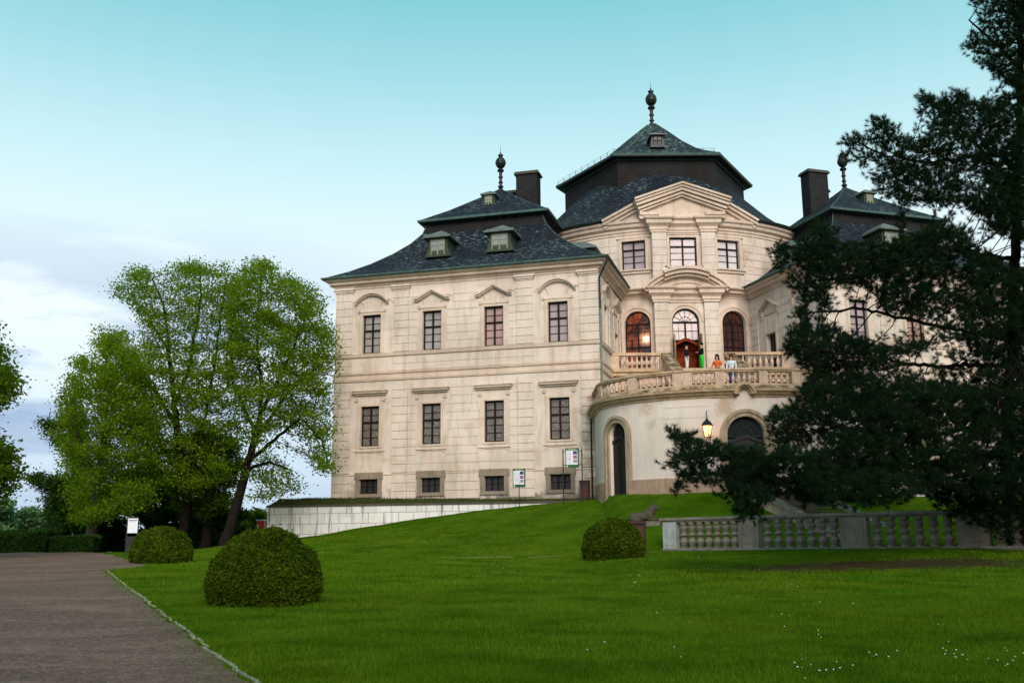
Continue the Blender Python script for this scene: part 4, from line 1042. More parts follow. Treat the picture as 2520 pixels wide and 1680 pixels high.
# thin stone edging between gravel and grass, and along the foot of the bank
M['edging'] = sandstone('pale_edging_stone', (.42, .38, .30), (.28, .25, .19), .3, (.05, .075, .02))
def edging(pts, name, label, w=.09, step=.55, lift=.035):
    m = MB(); P = np.array(pts); d = np.r_[0, np.cumsum(np.linalg.norm(np.diff(P, axis=0), axis=1))]; s = 0.
    while s < d[-1]-step:
        L = step*random.uniform(.85, 1.15)
        if random.random() < .16: s += L*.8; continue
        a = np.array([np.interp(s+.015, d, P[:, k]) for k in (0, 1)])+np.array([random.gauss(0, .02), 0]); b = np.array([np.interp(s+L-.015, d, P[:, k]) for k in (0, 1)])+np.array([random.gauss(0, .02), 0])
        c = (a+b)/2; z = float(H(*c)); dd = b-a
        vs = []; nn = np.array([-dd[1], dd[0]])/np.linalg.norm(dd)*w/2*random.uniform(.8, 1.2); zt = lift*random.uniform(.5, 1.3)
        for p in (a, b):
            zz = float(H(*p))
            for sg, h in ((-1, -.1), (1, -.1), (1, zt), (-1, zt)): vs.append((p[0]+nn[0]*sg, p[1]+nn[1]*sg, zz+h))
        m.add(vs, [(3, 2, 1, 0), (4, 5, 6, 7), (0, 1, 5, 4), (1, 2, 6, 5), (2, 3, 7, 6), (3, 0, 4, 7)]); s += L
    return tag(m.build(name, M['edging']), label, 'edging')
edging([(xedge(y)+.06, y) for y in np.arange(7, tip[1]+.1, .3)], 'edging', 'narrow worn stone edging between the gravel and the front lawn', .045, .5, .02)
edging([(x, 42.95-.0*x) for x in np.arange(-3.6, 6.3, .5)], 'edging', 'straight pale kerb line at the foot of the grass bank', .07, .8, .012)

# grass blades
def blades(name, n, y0, y1, h0, h1, w, mat, test=None, xr=None, label=None):
    Yb = y0+(y1-y0)*rng.random(n)**1.15
    half = (Yb*.52+2)
    Xb = -Yb*.52-1+(Yb*1.06+2)*rng.random(n)
    if xr is not None: Xb = xr[0]+(xr[1]-xr[0])*rng.random(n)
    xe = np.interp(Yb, yy, [xedge(v) for v in yy]); keep = Xb > xe-.05-rng.random(n)**3*.5
    if test is not None: keep &= test(Xb, Yb)
    Xb, Yb = Xb[keep], Yb[keep]; n = len(Xb); Zb = H(Xb, Yb)
    h = h0+(h1-h0)*rng.random(n)**1.5; a = rng.random(n)*6.283; ww = w*(.6+.8*rng.random(n))
    dx, dy = np.cos(a)*ww/2, np.sin(a)*ww/2; lx, ly = rng.normal(0, .35, n)*h, rng.normal(0, .35, n)*h
    V = np.empty((n, 3, 3)); V[:, 0] = np.stack([Xb-dx, Yb-dy, Zb-.01], 1); V[:, 1] = np.stack([Xb+dx, Yb+dy, Zb-.01], 1); V[:, 2] = np.stack([Xb+lx, Yb+ly, Zb+h], 1)
    o = raw_mesh(name, V.reshape(-1, 3), np.arange(n*3).reshape(-1, 3), mat); o['kind'] = 'stuff'; tag(o, label, 'grass'); return o
def blade_mat():
    b = NB('grass_blades'); o = b.coord()
    c = b.mix(b.rng(b.noise(o, .5, 4, .6), .35, .65), (.050, .118, .005), (.090, .158, .009))
    c = b.mix(b.rng(b.noise(b.coord(scale=(.75, 1.0, 1)), .9, 6, .7), .46, .66, 0, .75), c, (.016, .048, .001))
    c = b.mix(b.rng(b.noise(b.coord(loc=(5, 2, 0)), .12, 4, .6), .5, .62, 0, .45), c, (.095, .135, .004))
    c = b.mix(b.rng(b.noise(o, 30, 2, .5), .5, .75, 0, .7), c, (.11, .155, .006))
    return b.fin(c, 1, 0, .0)
M['blade'] = blade_mat()
dist_soil = lambda x, y: (((x-10.8)*.26)**2+((y-30.3)*.75)**2) > (.7+rng.random(len(x))*1.0)**2
blades('grass', 230000, 9.5, 24, .02, .07, .010, M['blade'], None, None, 'short lawn grass in front of the camera')
blades('grass', 150000, 24, 43, .03, .08, .018, M['blade'], dist_soil, None, 'short lawn grass out to the shrubs')
blades('grass', 90000, 43.3, 58, .03, .09, .025, M['blade'], lambda x, y: (y < np.interp(x, [-30, -16, 4.5, 5, 8, 12, 16, 19, 19.5, 40], [60, 62.2, 57.3, 54, 51.8, 50.8, 51.8, 54, 57, 57])), (-16, 26), 'grass covering the bank below the palace')
# daisies
n = 0; V = []; Fi = []
for cx, cy, k, sp in ((1980, 1652, 12, 45), (2190, 1628, 8, 55), (2340, 1622, 12, 55), (2480, 1640, 16, 60), (2070, 1655, 9, 40), (1950, 1445, 5, 25), (1930, 1525, 5, 40), (2010, 1560, 3, 30), (1640, 1605, 3, 120), (2300, 1550, 4, 30), (1560, 1420, 9, 70), (1700, 1400, 6, 70), (1500, 1600, 3, 90), (2100, 1480, 4, 90), (1200, 1410, 5, 90)):
    for _ in range(k):
        g = ground(cx+random.gauss(0, sp*.5), cy+random.gauss(0, sp*.22)); r = .0095*random.uniform(.6, 1.2)*(1 if g[1] < 20 else 1.4)
        if random.random() < .25: continue
        b = len(V); tz = random.uniform(.04, .08)
        for i in range(6): a = i*math.pi/3; V.append((g[0]+r*math.cos(a), g[1]+r*math.sin(a)*.8, g[2]+tz+.5*r*math.sin(a)))
        Fi.append([b+i for i in range(6)])
dz_ = raw_mesh('daisies', V, Fi, simple('daisy_white', (.62, .62, .58), .8, 0, .1)); tag(dz_, 'tiny white daisies scattered in the lawn', 'daisies', None, 'stuff')

# retaining wall of pale blocks with its turf strip
def block_mat():
    b = NB('white_block_wall'); uv = b.tc.outputs['UV']
    br = b.n.new('ShaderNodeTexBrick'); b.l.new(b.coord(kind='UV', loc=(0, .10, 0)), br.inputs['Vector']); br.inputs['Scale'].default_value = 1
    br.inputs['Brick Width'].default_value = .95; br.inputs['Row Height'].default_value = .60; br.inputs['Mortar Size'].default_value = .014; br.inputs['Bias'].default_value = 0
    br.inputs['Color1'].default_value = (.70, .68, .65, 1); br.inputs['Color2'].default_value = (.60, .58, .56, 1); br.inputs['Mortar'].default_value = (.16, .14, .12, 1)
    c = br.outputs[0]
    st = b.noise(b.coord(scale=(1, 1, .10)), 2.2, 6, .65)
    c = b.mix(b.rng(st, .54, .64, 0, .85), c, (.12, .11, .085))
    c = b.mix(b.rng(b.noise(b.coord(), .8, 6, .7), .5, .8, 0, .45), c, (.30, .27, .23))
    b.bump(br.outputs[1], -.4, .02)
    return b.fin(c, .85, 0, .2)
M['blocks'] = block_mat()
m = MB(); q0 = lambda s, o, z: (A1[0]+U1[0]*s-W1[0]*o, A1[1]+U1[1]*s-W1[1]*o, z)
ztop = lambda s: float(np.interp(s, [-.6, 20.45], [2.74, 2.80]))
m.add([q0(-.6, 1.5, 1.0), q0(20.45, 1.5, -.5), q0(20.45, 1.5, 2.80), q0(-.6, 1.5, 2.74)], [(0, 1, 2, 3)])
m.add([q0(20.45, 1.5, -.5), q0(20.45, -22, -.5), q0(20.45, -22, 2.8), q0(20.45, 1.5, 2.8)], [(0, 1, 2, 3)])
rw = m.build('retaining_wall', M['blocks']); tag(rw, 'low retaining wall of white blocks below the left wing', 'wall')
m = MB(); m.add([q0(-.6, 1.56, 2.66), q0(20.5, 1.56, 2.72), q0(20.5, 1.56, 2.83), q0(-.6, 1.56, 2.77), q0(-.6, 1.35, 2.80), q0(20.5, 1.35, 2.86)], [(0, 1, 2, 3), (3, 2, 5, 4)])
m.add([q0(20.51, 1.56, 2.72), q0(20.51, -22, 2.72), q0(20.51, -22, 2.83), q0(20.51, 1.56, 2.83)], [(0, 1, 2, 3)])
m.build('wall_edge', M['lion_stone'], rw)
V = []; Fi = []; NS, ND = 90, 8
for i in range(NS):
    s = -.6+21.05*i/(NS-1)
    for j in range(ND):
        d = 1.52*(1-j/(ND-1))-.05; z = 2.78+(.50*min(1, max(0, s/17))+.03)*(1-(d+.05)/1.52)+.03*math.sin(s*3.1+j)
        V.append(q0(s, d, z))
for i in range(NS-1):
    for j in range(ND-1): a = i*ND+j; Fi.append((a, a+1, a+ND+1, a+ND))
b = len(V); V += [q0(16.9, .0, 3.3), q0(20.45, .0, 3.2), q0(20.45, -22, 3.2), q0(16.9, -22, 3.3)]; Fi.append((b, b+1, b+2, b+3))
M['turf'] = simple('mossy_turf', (.045, .05, .02), .95, 0, .6, 3, .1)
raw_mesh('turf_strip', V, Fi, M['turf'])['kind'] = 'structure'
n = 14000; s = -.5+20.9*rng.random(n); d = 1.55*rng.random(n)**.7-.02; zb = 2.76+(.50*np.clip(s/17, 0, 1)+.03)*(1-d/1.52)
bx = A1[0]+U1[0]*s-W1[0]*d; by = A1[1]+U1[1]*s-W1[1]*d; h = .05+.12*rng.random(n); a = rng.random(n)*6.28
V = np.empty((n, 3, 3)); V[:, 0] = np.stack([bx-.02*np.cos(a), by-.02*np.sin(a), zb], 1); V[:, 1] = np.stack([bx+.02*np.cos(a), by+.02*np.sin(a), zb], 1); V[:, 2] = np.stack([bx+rng.normal(0, .04, n), by+rng.normal(0, .04, n), zb+h], 1)
tag(raw_mesh('turf_grass', V.reshape(-1, 3), np.arange(n*3).reshape(-1, 3), simple('dry_grass', (.06, .075, .02), .9, 0, .5, 2, .1)), 'rough grass along the top of the white block wall', 'grass', None, 'stuff')

# ================================================================== PLANTS
def foliage_mat(name, cols, trans=.35, rough=.7, sc=.5, tc=(.25, .42, .02)):
    b = NB(name); o = b.coord()
    c = b.mix(b.rng(b.noise(o, sc, 3, .6), .38, .62), cols[0], cols[1])
    g = b.n.new('ShaderNodeNewGeometry')
    c = b.mix(b.rng(g.outputs['Random Per Island'], .0, 1, 0, .95), c, cols[2])
    b.fin(c, rough, 0, .04)
    tr = b.n.new('ShaderNodeBsdfTranslucent'); tcn = b.mix(1, c, tc, 'ADD') if False else b.mix(.5, c, tc); b.l.new(tcn, tr.inputs[0])
    mx = b.n.new('ShaderNodeMixShader'); mx.inputs[0].default_value = trans; b.l.new(b.b.outputs[0], mx.inputs[1]); b.l.new(tr.outputs[0], mx.inputs[2]); b.l.new(mx.outputs[0], b.out.inputs[0])
    return b.m
def leaf_cloud(P, size, aspect=.65, up=.3):
    """rhombic leaves at points P"""
    n = len(P); N = rng.normal(size=(n, 3)); N[:, 2] = np.abs(N[:, 2])+up; N /= np.linalg.norm(N, axis=1)[:, None]
    T = rng.normal(size=(n, 3)); T -= (T*N).sum(1)[:, None]*N; T /= np.linalg.norm(T, axis=1)[:, None]; B = np.cross(N, T)
    s = (size*(.6+.8*rng.random(n)))[:, None]
    V = np.empty((n, 4, 3)); V[:, 0] = P-T*s*.5; V[:, 1] = P+B*s*.5*aspect; V[:, 2] = P+T*s*.5; V[:, 3] = P-B*s*.5*aspect
    return V.reshape(-1, 3), np.arange(n*4).reshape(-1, 4)
def vnoise(P, scale, seed):
    """cheap smooth 3-D value noise in 0..1"""
    r = np.random.default_rng(seed); L = r.random((17, 17, 17)); q = P*scale+100; i = np.floor(q).astype(int); f = q-i; f = f*f*(3-2*f)
    out = 0
    for dx in (0, 1):
        for dy in (0, 1):
            for dz in (0, 1):
                w = np.abs(1-dx-f[:, 0])*np.abs(1-dy-f[:, 1])*np.abs(1-dz-f[:, 2]); out = out+w*L[(i[:, 0]+dx) % 17, (i[:, 1]+dy) % 17, (i[:, 2]+dz) % 17]
    return out
def inpoly(x, y, poly):
    c = np.zeros(len(x), bool); n = len(poly)
    for i in range(n):
        x0, y0 = poly[i]; x1, y1 = poly[(i+1) % n]
        if y0 == y1: continue
        k = ((y0 > y) != (y1 > y)) & (x < (x1-x0)*(y-y0)/(y1-y0)+x0); c ^= k
    return c
K_ = 2520/2352.
def crown_points(poly, n, Y0, hd, seed=0, gap=0., gs=.5):
    """points filling the crown whose outline is seen as poly, spread hd metres in depth like a rounded volume"""
    r = np.random.default_rng(seed); P = np.array(poly)*K_; lo, hi = P.min(0), P.max(0); out = []
    cx, hw = (lo[0]+hi[0])/2, (hi[0]-lo[0])/2
    while len(out) < n:
        x = lo[0]+(hi[0]-lo[0])*r.random(n*2); y = lo[1]+(hi[1]-lo[1])*r.random(n*2); k = inpoly(x, y, P.tolist()); x, y = x[k], y[k]
        d = hd*np.sqrt(np.clip(1-((x-cx)/(hw*1.1))**2, .1, 1))*(2*r.random(len(x))-1); Yd = Y0+d
        D = _F[None]*FPX+_R[None]*(x-1260)[:, None]-_U[None]*(y-840)[:, None]; Q = D*(Yd/D[:, 1])[:, None]
        if gap > 0: Q = Q[vnoise(Q, gs, seed+5) > gap*(.8+.4*r.random(len(Q)))]
        out += list(Q)
    return np.array(out[:n])
def grow(attr, seeds, step=.45, di=6., dk=.7, iters=220, upb=.0, jit=.12):
    nodes = []; par = []; global SEGS; SEGS = []
    for sd in seeds:
        n_start = len(nodes)
        # sd: (list of points, attach index or -1)
        prev = sd[1]
        pts = [np.array(p, float) for p in sd[0]]
        if prev == 'near':
            prev = int(np.argmin([np.linalg.norm(q-pts[0]) for q in nodes]))
        for k, p in enumerate(pts):
            if k == 0 and prev == -1: nodes.append(p); par.append(-1); prev = len(nodes)-1; continue
            a = nodes[prev] ; L = np.linalg.norm(p-a); m = max(1, int(L/step))
            for i in range(1, m+1):
                nodes.append(a+(p-a)*i/m+(rng.normal(0, .03, 3) if i < m else 0)); par.append(prev); prev = len(nodes)-1
        SEGS.append((n_start, len(nodes)))
    A = attr.copy(); N0 = np.array(nodes)
    dist = np.full(len(A), 1e9); near = np.zeros(len(A), int)
    for c in range(0, len(N0), 400):
        D = np.linalg.norm(A[:, None]-N0[None, c:c+400], axis=2); j = D.argmin(1); dm = D[np.arange(len(A)), j]; k = dm < dist; dist[k] = dm[k]; near[k] = j[k]+c
    for it in range(iters):
        act = dist < di
        if not act.any(): di *= 1.5; act = dist < di
        if len(A) == 0 or di > 60: break
        idx = near[act]; NN = np.array(nodes); d = A[act]-NN[idx]; d /= np.linalg.norm(d, axis=1)[:, None]+1e-9
        u, inv = np.unique(idx, return_inverse=True); S_ = np.zeros((len(u), 3)); np.add.at(S_, inv, d)
        S_ += rng.normal(0, jit, S_.shape); S_[:, 2] += upb; S_ /= np.linalg.norm(S_, axis=1)[:, None]+1e-9
        new = NN[u]+S_*step; base = len(nodes); nodes += list(new); par += list(u)
        D = np.linalg.norm(A[:, None]-new[None], axis=2); j = D.argmin(1); dm = D[np.arange(len(A)), j]; k = dm < dist; dist[k] = dm[k]; near[k] = j[k]+base
        keep = dist > dk; A, dist, near = A[keep], dist[keep], near[keep]
        if len(A) == 0: break
    return np.array(nodes), np.array(par)
def radii(nodes, par, tip=.012, ex=2.3, rmax=9):
    n = len(nodes); w = np.zeros(n); ch = np.zeros(n, int)
    for i in range(n-1, 0, -1):
        if par[i] >= 0: ch[par[i]] += 1
    for i in range(n-1, -1, -1):
        if w[i] == 0: w[i] = tip**ex
        if par[i] >= 0: w[par[i]] += w[i]
    return np.minimum(w**(1/ex), rmax), ch
def branch_mesh(name, nodes, par, rad, mat, parent, rmin=0.0, k=5):
    idx = np.where((par >= 0) & (rad >= rmin))[0]; P0 = nodes[par[idx]]; P1 = nodes[idx]; r1 = rad[idx]; r0 = np.minimum(rad[par[idx]], r1*1.35)
    d = P1-P0; d /= np.linalg.norm(d, axis=1)[:, None]+1e-9; ref = np.where(np.abs(d[:, 2:3]) < .9, [[0, 0, 1.]], [[1., 0, 0]]); a = np.cross(d, ref); a /= np.linalg.norm(a, axis=1)[:, None]; b = np.cross(d, a)
    n = len(idx); V = np.empty((n, 2*k, 3))
    for i in range(k):
        t = 2*math.pi*i/k; o = a*math.cos(t)+b*math.sin(t); V[:, i] = P0-d*r0[:, None]*.3+o*r0[:, None]; V[:, k+i] = P1+d*r1[:, None]*.3+o*r1[:, None]
    F = np.array([(i, (i+1) % k, k+(i+1) % k, k+i) for i in range(k)]); Fi = (np.arange(n)[:, None, None]*2*k+F[None]).reshape(-1, 4)
    return raw_mesh(name, V.reshape(-1, 3), Fi, mat, parent, True)
def bark(name, a, b_):
    b = NB(name); c = b.mix(b.rng(b.noise(b.coord(scale=(1, 1, .25)), 9, 5, .7), .35, .65), a, b_); b.bump(b.noise(b.coord(scale=(1, 1, .2)), 14, 5, .7), .9, .05); return b.fin(c, .95, 0, .1)
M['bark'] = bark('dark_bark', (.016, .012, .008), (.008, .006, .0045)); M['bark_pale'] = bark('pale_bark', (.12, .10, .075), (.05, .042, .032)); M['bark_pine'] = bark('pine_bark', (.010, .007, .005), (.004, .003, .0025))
M['leaf_lime'] = foliage_mat('linden_leaves', ((.125, .20, .008), (.18, .26, .010), (.050, .10, .004)), .46, .9, .30, (.38, .54, .02))
M['leaf_mid'] = foliage_mat('mid_green_leaves', ((.065, .115, .006), (.11, .17, .008), (.030, .060, .003)), .38, .9, .35, (.24, .36, .015))
M['leaf_dark'] = foliage_mat('dark_leaves', ((.024, .058, .010), (.036, .075, .012), (.012, .034, .006)), .25, .7, .4, (.10, .20, .02))
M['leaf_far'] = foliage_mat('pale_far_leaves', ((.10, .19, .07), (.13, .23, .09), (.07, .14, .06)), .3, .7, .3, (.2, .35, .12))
def deciduous(name, label, polys, Y0, hd, seeds, leaf, nleaf, size=.16, step=.42, bk='bark', seed=1, group=None, spread=.34, dk=.6, gap=.35, di=6, tipr=.012, trunk_r=.36):
    base = seeds[0][0][0]; root = empty(name, tuple(base), 0, label, 'tree', group)
    A = np.concatenate([crown_points(p, n, Y0+dy, hd*h, seed+i, gap) for i, (p, n, dy, h) in enumerate(polys)])
    nodes, par = grow(A, seeds, step, di, dk)
    rad, ch = radii(nodes, par, tipr)
    b0 = np.array(base); loc = nodes-b0
    for k, (a, b) in enumerate(SEGS):
        m_ = max(1, b-a); t_ = np.arange(b-a)/m_
        rad[a:b] = np.maximum(rad[a:b], (trunk_r*(1-.5*t_)+.10*np.exp(-t_*12)) if k == 0 else trunk_r*(.36-.24*t_))
    branch_mesh('trunk', loc, par, rad, M[bk], root)
    n0 = sum(1 for _ in seeds)
    tips = np.where(rad < tipr*2.8)[0]; tips = tips[tips > 5]
    per = np.random.default_rng(seed).choice(tips, nleaf)
    dens = vnoise(nodes[per], .55, seed+9); per = per[dens > .16*(.7+.6*rng.random(len(per)))]
    P = loc[per]+rng.normal(0, spread, (len(per), 3))*np.array([1, 1, .5])
    V, Fi = leaf_cloud(P, size); raw_mesh('crown', V, Fi, M[leaf], root)
    return root
def bz(px, py, Y):     # a point of the picture at depth Y
    return at_depth(px*K_, py*K_, Y)
def G(px, Y):          # foot of a tree: on the ground under picture column px at depth Y
    x = (px*K_-1257)/FPX*Y; return np.array([x, Y, float(H(x, Y))-.1])

# ---- the big trees on the left
G1 = G(522, 60)
t1 = [[G1, bz(540, 1170, 60), bz(562, 1080, 60), bz(585, 1010, 60), bz(597, 960, 60)], -1]
s1 = [t1, [[bz(597, 960, 60), bz(600, 880, 60), bz(590, 800, 60.5), bz(592, 720, 61), bz(600, 650, 61), bz(596, 605, 61)], 'near'],
      [[bz(580, 1020, 60), bz(640, 930, 59.5), bz(690, 870, 59), bz(740, 840, 59)], 'near'], [[bz(597, 950, 60), bz(650, 850, 60), bz(690, 760, 60), bz(715, 690, 60)], 'near'],
      [[bz(585, 990, 60), bz(535, 880, 61), bz(530, 760, 61.5), bz(535, 660, 61.5)], 'near'], [[bz(562, 1080, 60), bz(620, 1060, 58), bz(660, 1075, 57.5)], 'near'],
      [[bz(570, 1060, 60), bz(690, 960, 58), bz(740, 1010, 57.5), bz(752, 1060, 57.5)], 'near']]
deciduous('linden_tree', 'tall linden with a leaning dark trunk beside the palace corner', [
    ([(570, 600), (592, 590), (622, 596), (660, 625), (700, 640), (735, 690), (745, 720), (768, 760), (775, 830), (770, 900), (700, 900), (560, 930), (520, 900), (505, 780), (512, 690), (545, 630)], 1500, 0, 5),
    ([(520, 880), (700, 880), (768, 890), (764, 1000), (758, 1075), (740, 1100), (715, 1040), (690, 980), (640, 985), (560, 1010), (520, 980)], 520, -.5, 4),
    ([(560, 1060), (600, 1040), (660, 1070), (700, 1115), (690, 1140), (620, 1150), (575, 1140)], 110, -1, 2)], 60, 1, s1, 'leaf_lime', 50000, .15, seed=3, group='tall trees left of the palace', gap=.34)
G2 = G(425, 63)
s2 = [[[G2, bz(428, 1160, 63), bz(420, 1080, 63), bz(405, 980, 63), bz(398, 900, 63)], -1],
      [[bz(398, 900, 63), bz(392, 840, 63), bz(385, 770, 63), bz(375, 700, 63), bz(350, 640, 63)], 'near'], [[bz(400, 930, 63), bz(430, 860, 62), bz(450, 760, 62), bz(462, 680, 62), bz(458, 610, 62)], 'near'],
      [[bz(420, 1080, 63), bz(470, 960, 62), bz(490, 850, 62), bz(505, 740, 62), bz(520, 640, 62)], 'near'], [[bz(405, 980, 63), bz(360, 900, 63), bz(310, 850, 63), bz(270, 800, 63)], 'near'], [[bz(398, 900, 63), bz(384, 800, 63.5), bz(335, 720, 64)], 'near'],
      [[bz(420, 1080, 63), bz(350, 1000, 61), bz(300, 980, 60.5)], 'near']]
deciduous('linden_tree', 'tall linden with several upright stems in the middle of the group', [
    ([(252, 690), (262, 650), (300, 615), (335, 608), (352, 640), (362, 690), (395, 740), (398, 800), (380, 840), (345, 815), (335, 760), (310, 710), (280, 690)], 430, 0, 3),
    ([(395, 680), (385, 630), (420, 600), (455, 594), (480, 612), (520, 598), (560, 640), (560, 760), (540, 880), (470, 900), (410, 850), (400, 760)], 800, 0, 4),
    ([(230, 790), (262, 765), (330, 780), (400, 850), (520, 880), (560, 980), (540, 1090), (470, 1130), (400, 1130), (330, 1110), (290, 1020), (230, 900)], 1100, 0, 5)], 63, 1, s2, 'leaf_lime', 60000, .15, seed=5, group='tall trees left of the palace', gap=.30)
G4 = G(212, 60)
s4 = [[[G4, bz(216, 1180, 60), bz(225, 1100, 60), bz(240, 1000, 60)], -1], [[bz(240, 1000, 60), bz(250, 900, 60), bz(240, 800, 60)], 'near'], [[bz(225, 1100, 60), bz(180, 1000, 59.5), bz(150, 920, 59)], 'near'], [[bz(240, 1000, 60), bz(300, 930, 61), bz(330, 850, 61)], 'near'], [[bz(225, 1100, 60), bz(300, 1050, 59), bz(340, 1080, 59)], 'near']]
deciduous('linden_tree', 'broad pale trunked linden whose foliage hangs to the ground, leftmost of the group', [
    ([(205, 790), (230, 745), (262, 745), (300, 780), (345, 860), (370, 980), (360, 1100), (345, 1170), (300, 1195), (230, 1190), (180, 1200), (150, 1130), (138, 1040), (118, 960), (150, 880), (180, 830)], 1700, 0, 5)], 60, 1, s4, 'leaf_lime', 50000, .15, bk='bark_pale', seed=8, group='tall trees left of the palace', gap=.33)
G3 = G(478, 65)
s3 = [[[G3, bz(478, 1190, 65), bz(482, 1100, 65), bz(470, 1020, 65)], -1], [[bz(482, 1100, 65), bz(520, 1060, 65), bz(540, 1080, 65)], 'near'], [[bz(482, 1100, 65), bz(440, 1060, 65)], 'near']]
deciduous('linden_tree', 'short thick trunked tree with low dark foliage between the two tall lindens', [
    ([(400, 1000), (470, 980), (540, 1000), (570, 1060), (540, 1120), (540, 1160), (500, 1180), (440, 1180), (395, 1160), (380, 1100)], 900, 0, 3)], 65.5, 1, s3, 'leaf_mid', 26000, .15, seed=9, group='tall trees left of the palace', tipr=.03, gap=.15)
G5 = G(150, 68)
s5 = [[[G5, bz(165, 1150, 68), bz(175, 1050, 68), bz(180, 960, 68)], -1], [[bz(165, 1150, 68), bz(110, 1120, 67), bz(75, 1110, 67)], 'near'], [[bz(175, 1040, 68), bz(130, 1000, 67.5), bz(102, 972, 67.5)], 'near'], [[bz(165, 1190, 68), bz(200, 1180, 66), bz(280, 1180, 66)], 'near']]
deciduous('conifer_tree', 'dark conifer poking out behind the leftmost linden', [
    ([(95, 965), (135, 960), (200, 940), (210, 1060), (130, 1060), (118, 1010)], 170, 0, 1.5), ([(60, 1095), (80, 1080), (150, 1080), (240, 1080), (260, 1200), (150, 1225), (110, 1180), (95, 1130)], 420, 0, 2)], 68, 1, s5, 'leaf_dark', 30000, .16, seed=12, gap=.45)
G6 = G(-55, 44)
s6 = [[[G6, bz(-60, 1100, 44), bz(-50, 950, 44), bz(-45, 820, 44)], -1], [[bz(-50, 950, 44), bz(-5, 900, 44), bz(20, 880, 44)], 'near'], [[bz(-60, 1100, 44), bz(-10, 1060, 44), bz(18, 1060, 44)], 'near']]
deciduous('linden_tree', 'tree cut off by the left edge of the photo', [
    ([(-140, 800), (-60, 700), (-5, 780), (8, 800), (20, 840), (38, 885), (22, 925), (0, 945), (-60, 960), (-140, 960)], 420, 0, 3), ([(-140, 970), (-20, 990), (12, 1020), (38, 1080), (25, 1130), (0, 1150), (-60, 1160), (-140, 1150)], 420, 0, 3)], 44, 1, s6, 'leaf_mid', 30000, .16, seed=14, gap=.3)
def small_tree(name, label, px, top, w, Y, leaf, n, seed, size=.2, group=None, bot=1276):
    g = G(px, Y); g[2] = min(g[2], float(bz(px, 1240, Y)[2])); p = [(px-w*.5, bot), (px-w*.48, (top+1240)/2), (px-w*.2, top+8), (px+w*.05, top), (px+w*.35, top+15), (px+w*.5, (top+1240)/2+5), (px+w*.45, bot)]
    deciduous(name, label, [(p, int(w*2.2), 0, 3)], Y, 1, [[[g, bz(px, (top+1240)/2+20, Y)], -1]], leaf, n, size, step=.6, seed=seed, group=group, dk=1.0, gap=.3)
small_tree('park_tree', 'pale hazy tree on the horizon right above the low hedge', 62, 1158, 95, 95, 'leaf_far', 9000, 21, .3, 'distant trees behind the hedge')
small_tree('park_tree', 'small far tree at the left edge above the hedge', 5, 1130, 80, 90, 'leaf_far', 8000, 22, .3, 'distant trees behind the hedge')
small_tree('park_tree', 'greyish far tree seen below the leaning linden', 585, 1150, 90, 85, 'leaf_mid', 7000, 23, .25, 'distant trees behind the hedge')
small_tree('park_tree', 'dark undergrowth tree behind the trunks of the lindens', 360, 1060, 330, 74, 'leaf_dark', 50000, 24, .25, 'distant trees behind the hedge')
small_tree('park_tree', 'dark thicket behind the trunk of the leaning linden', 500, 1150, 170, 70, 'leaf_dark', 26000, 26, .22, 'distant trees behind the hedge')
small_tree('park_tree', 'dark low tree behind the pale linden trunk', 190, 1110, 170, 72, 'leaf_dark', 26000, 25, .25, 'distant trees behind the hedge')

# ---- clipped shrubs
M['box_leaf'] = foliage_mat('box_leaves', ((.055, .090, .004), (.105, .140, .006), (.018, .036, .002)), .16, .9, 1.4, (.15, .25, .02))
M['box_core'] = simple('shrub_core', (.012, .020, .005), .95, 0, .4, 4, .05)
def shrub(label, px, base_py, wpx, hpx, n, size, seed, dent=None, sq=1.):
    g = ground(px, base_py); k = g[1]/FPX; rx = wpx*k/2; h = hpx*k
    root = empty('clipped_shrub', tuple(g), 0, label, 'shrub', 'rounded clipped shrubs on the lawn')
    r = np.random.default_rng(seed); m = n
    ph = 2*np.pi*r.random(m); ct = r.random(m)**.8*1.12-.12
    st = np.sqrt(np.clip(1-np.clip(ct, -.99, 1)**2, 0, 1))
    def shape(ph, ct):
        st = np.clip(1-np.clip(ct, 0, 1)**2.75, 0, 1)**.5; st = np.where(ct < .25, st*(.86+.14*np.clip((ct+.12)/.37, 0, 1)), st)
        P = np.stack([rx*st*np.cos(ph), rx*st*np.sin(ph), h*np.clip(ct, -.02, 1)], 1)
        nz = vnoise(P+7, 1.6/rx, seed)-.5; nz2 = vnoise(P+3, 5.5/rx, seed+1)-.5
        nz3 = vnoise(P+1, 14/rx, seed+2)-.5; f = 1+.06*nz+.10*nz2+.08*nz3
        P = P*f[:, None]
        if dent is not None:
            c = np.array(dent[:3])*np.array([rx, rx, h]); d = np.linalg.norm((P-c)*np.array([1, 1, 1.3]), axis=1); P *= (1-dent[4]*np.exp(-(d/(dent[3]*rx))**2))[:, None]
        return P
    P = shape(ph, ct)
    dd = r.normal(0, 1, m); P *= (1+.020*dd+.05*(r.random(m) < .03)*r.random(m))[:, None]
    V, Fi = leaf_cloud(P, size, .6, .1); raw_mesh('foliage', V, Fi, M['box_leaf'], root)
    # solid dark dome inside the leaf shell, seen between the leaves
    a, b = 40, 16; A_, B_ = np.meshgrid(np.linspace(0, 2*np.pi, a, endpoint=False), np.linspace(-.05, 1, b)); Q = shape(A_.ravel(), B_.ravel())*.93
    q = np.array([(j*a+i, j*a+(i+1) % a, (j+1)*a+(i+1) % a, (j+1)*a+i) for j in range(b-1) for i in range(a)]); raw_mesh('dark_core', Q, q, M['box_core'], root, True)
    return root
shrub('largest rounded clipped shrub with a dark dent near its top, nearest the camera', 648, 1486, 268, 168, 90000, .046, 31, dent=(.24, -.50, .84, .22, .26))
shrub('rounded clipped shrub beside the gravel path near the small white sign', 397, 1385, 146, 84, 34000, .07, 32)
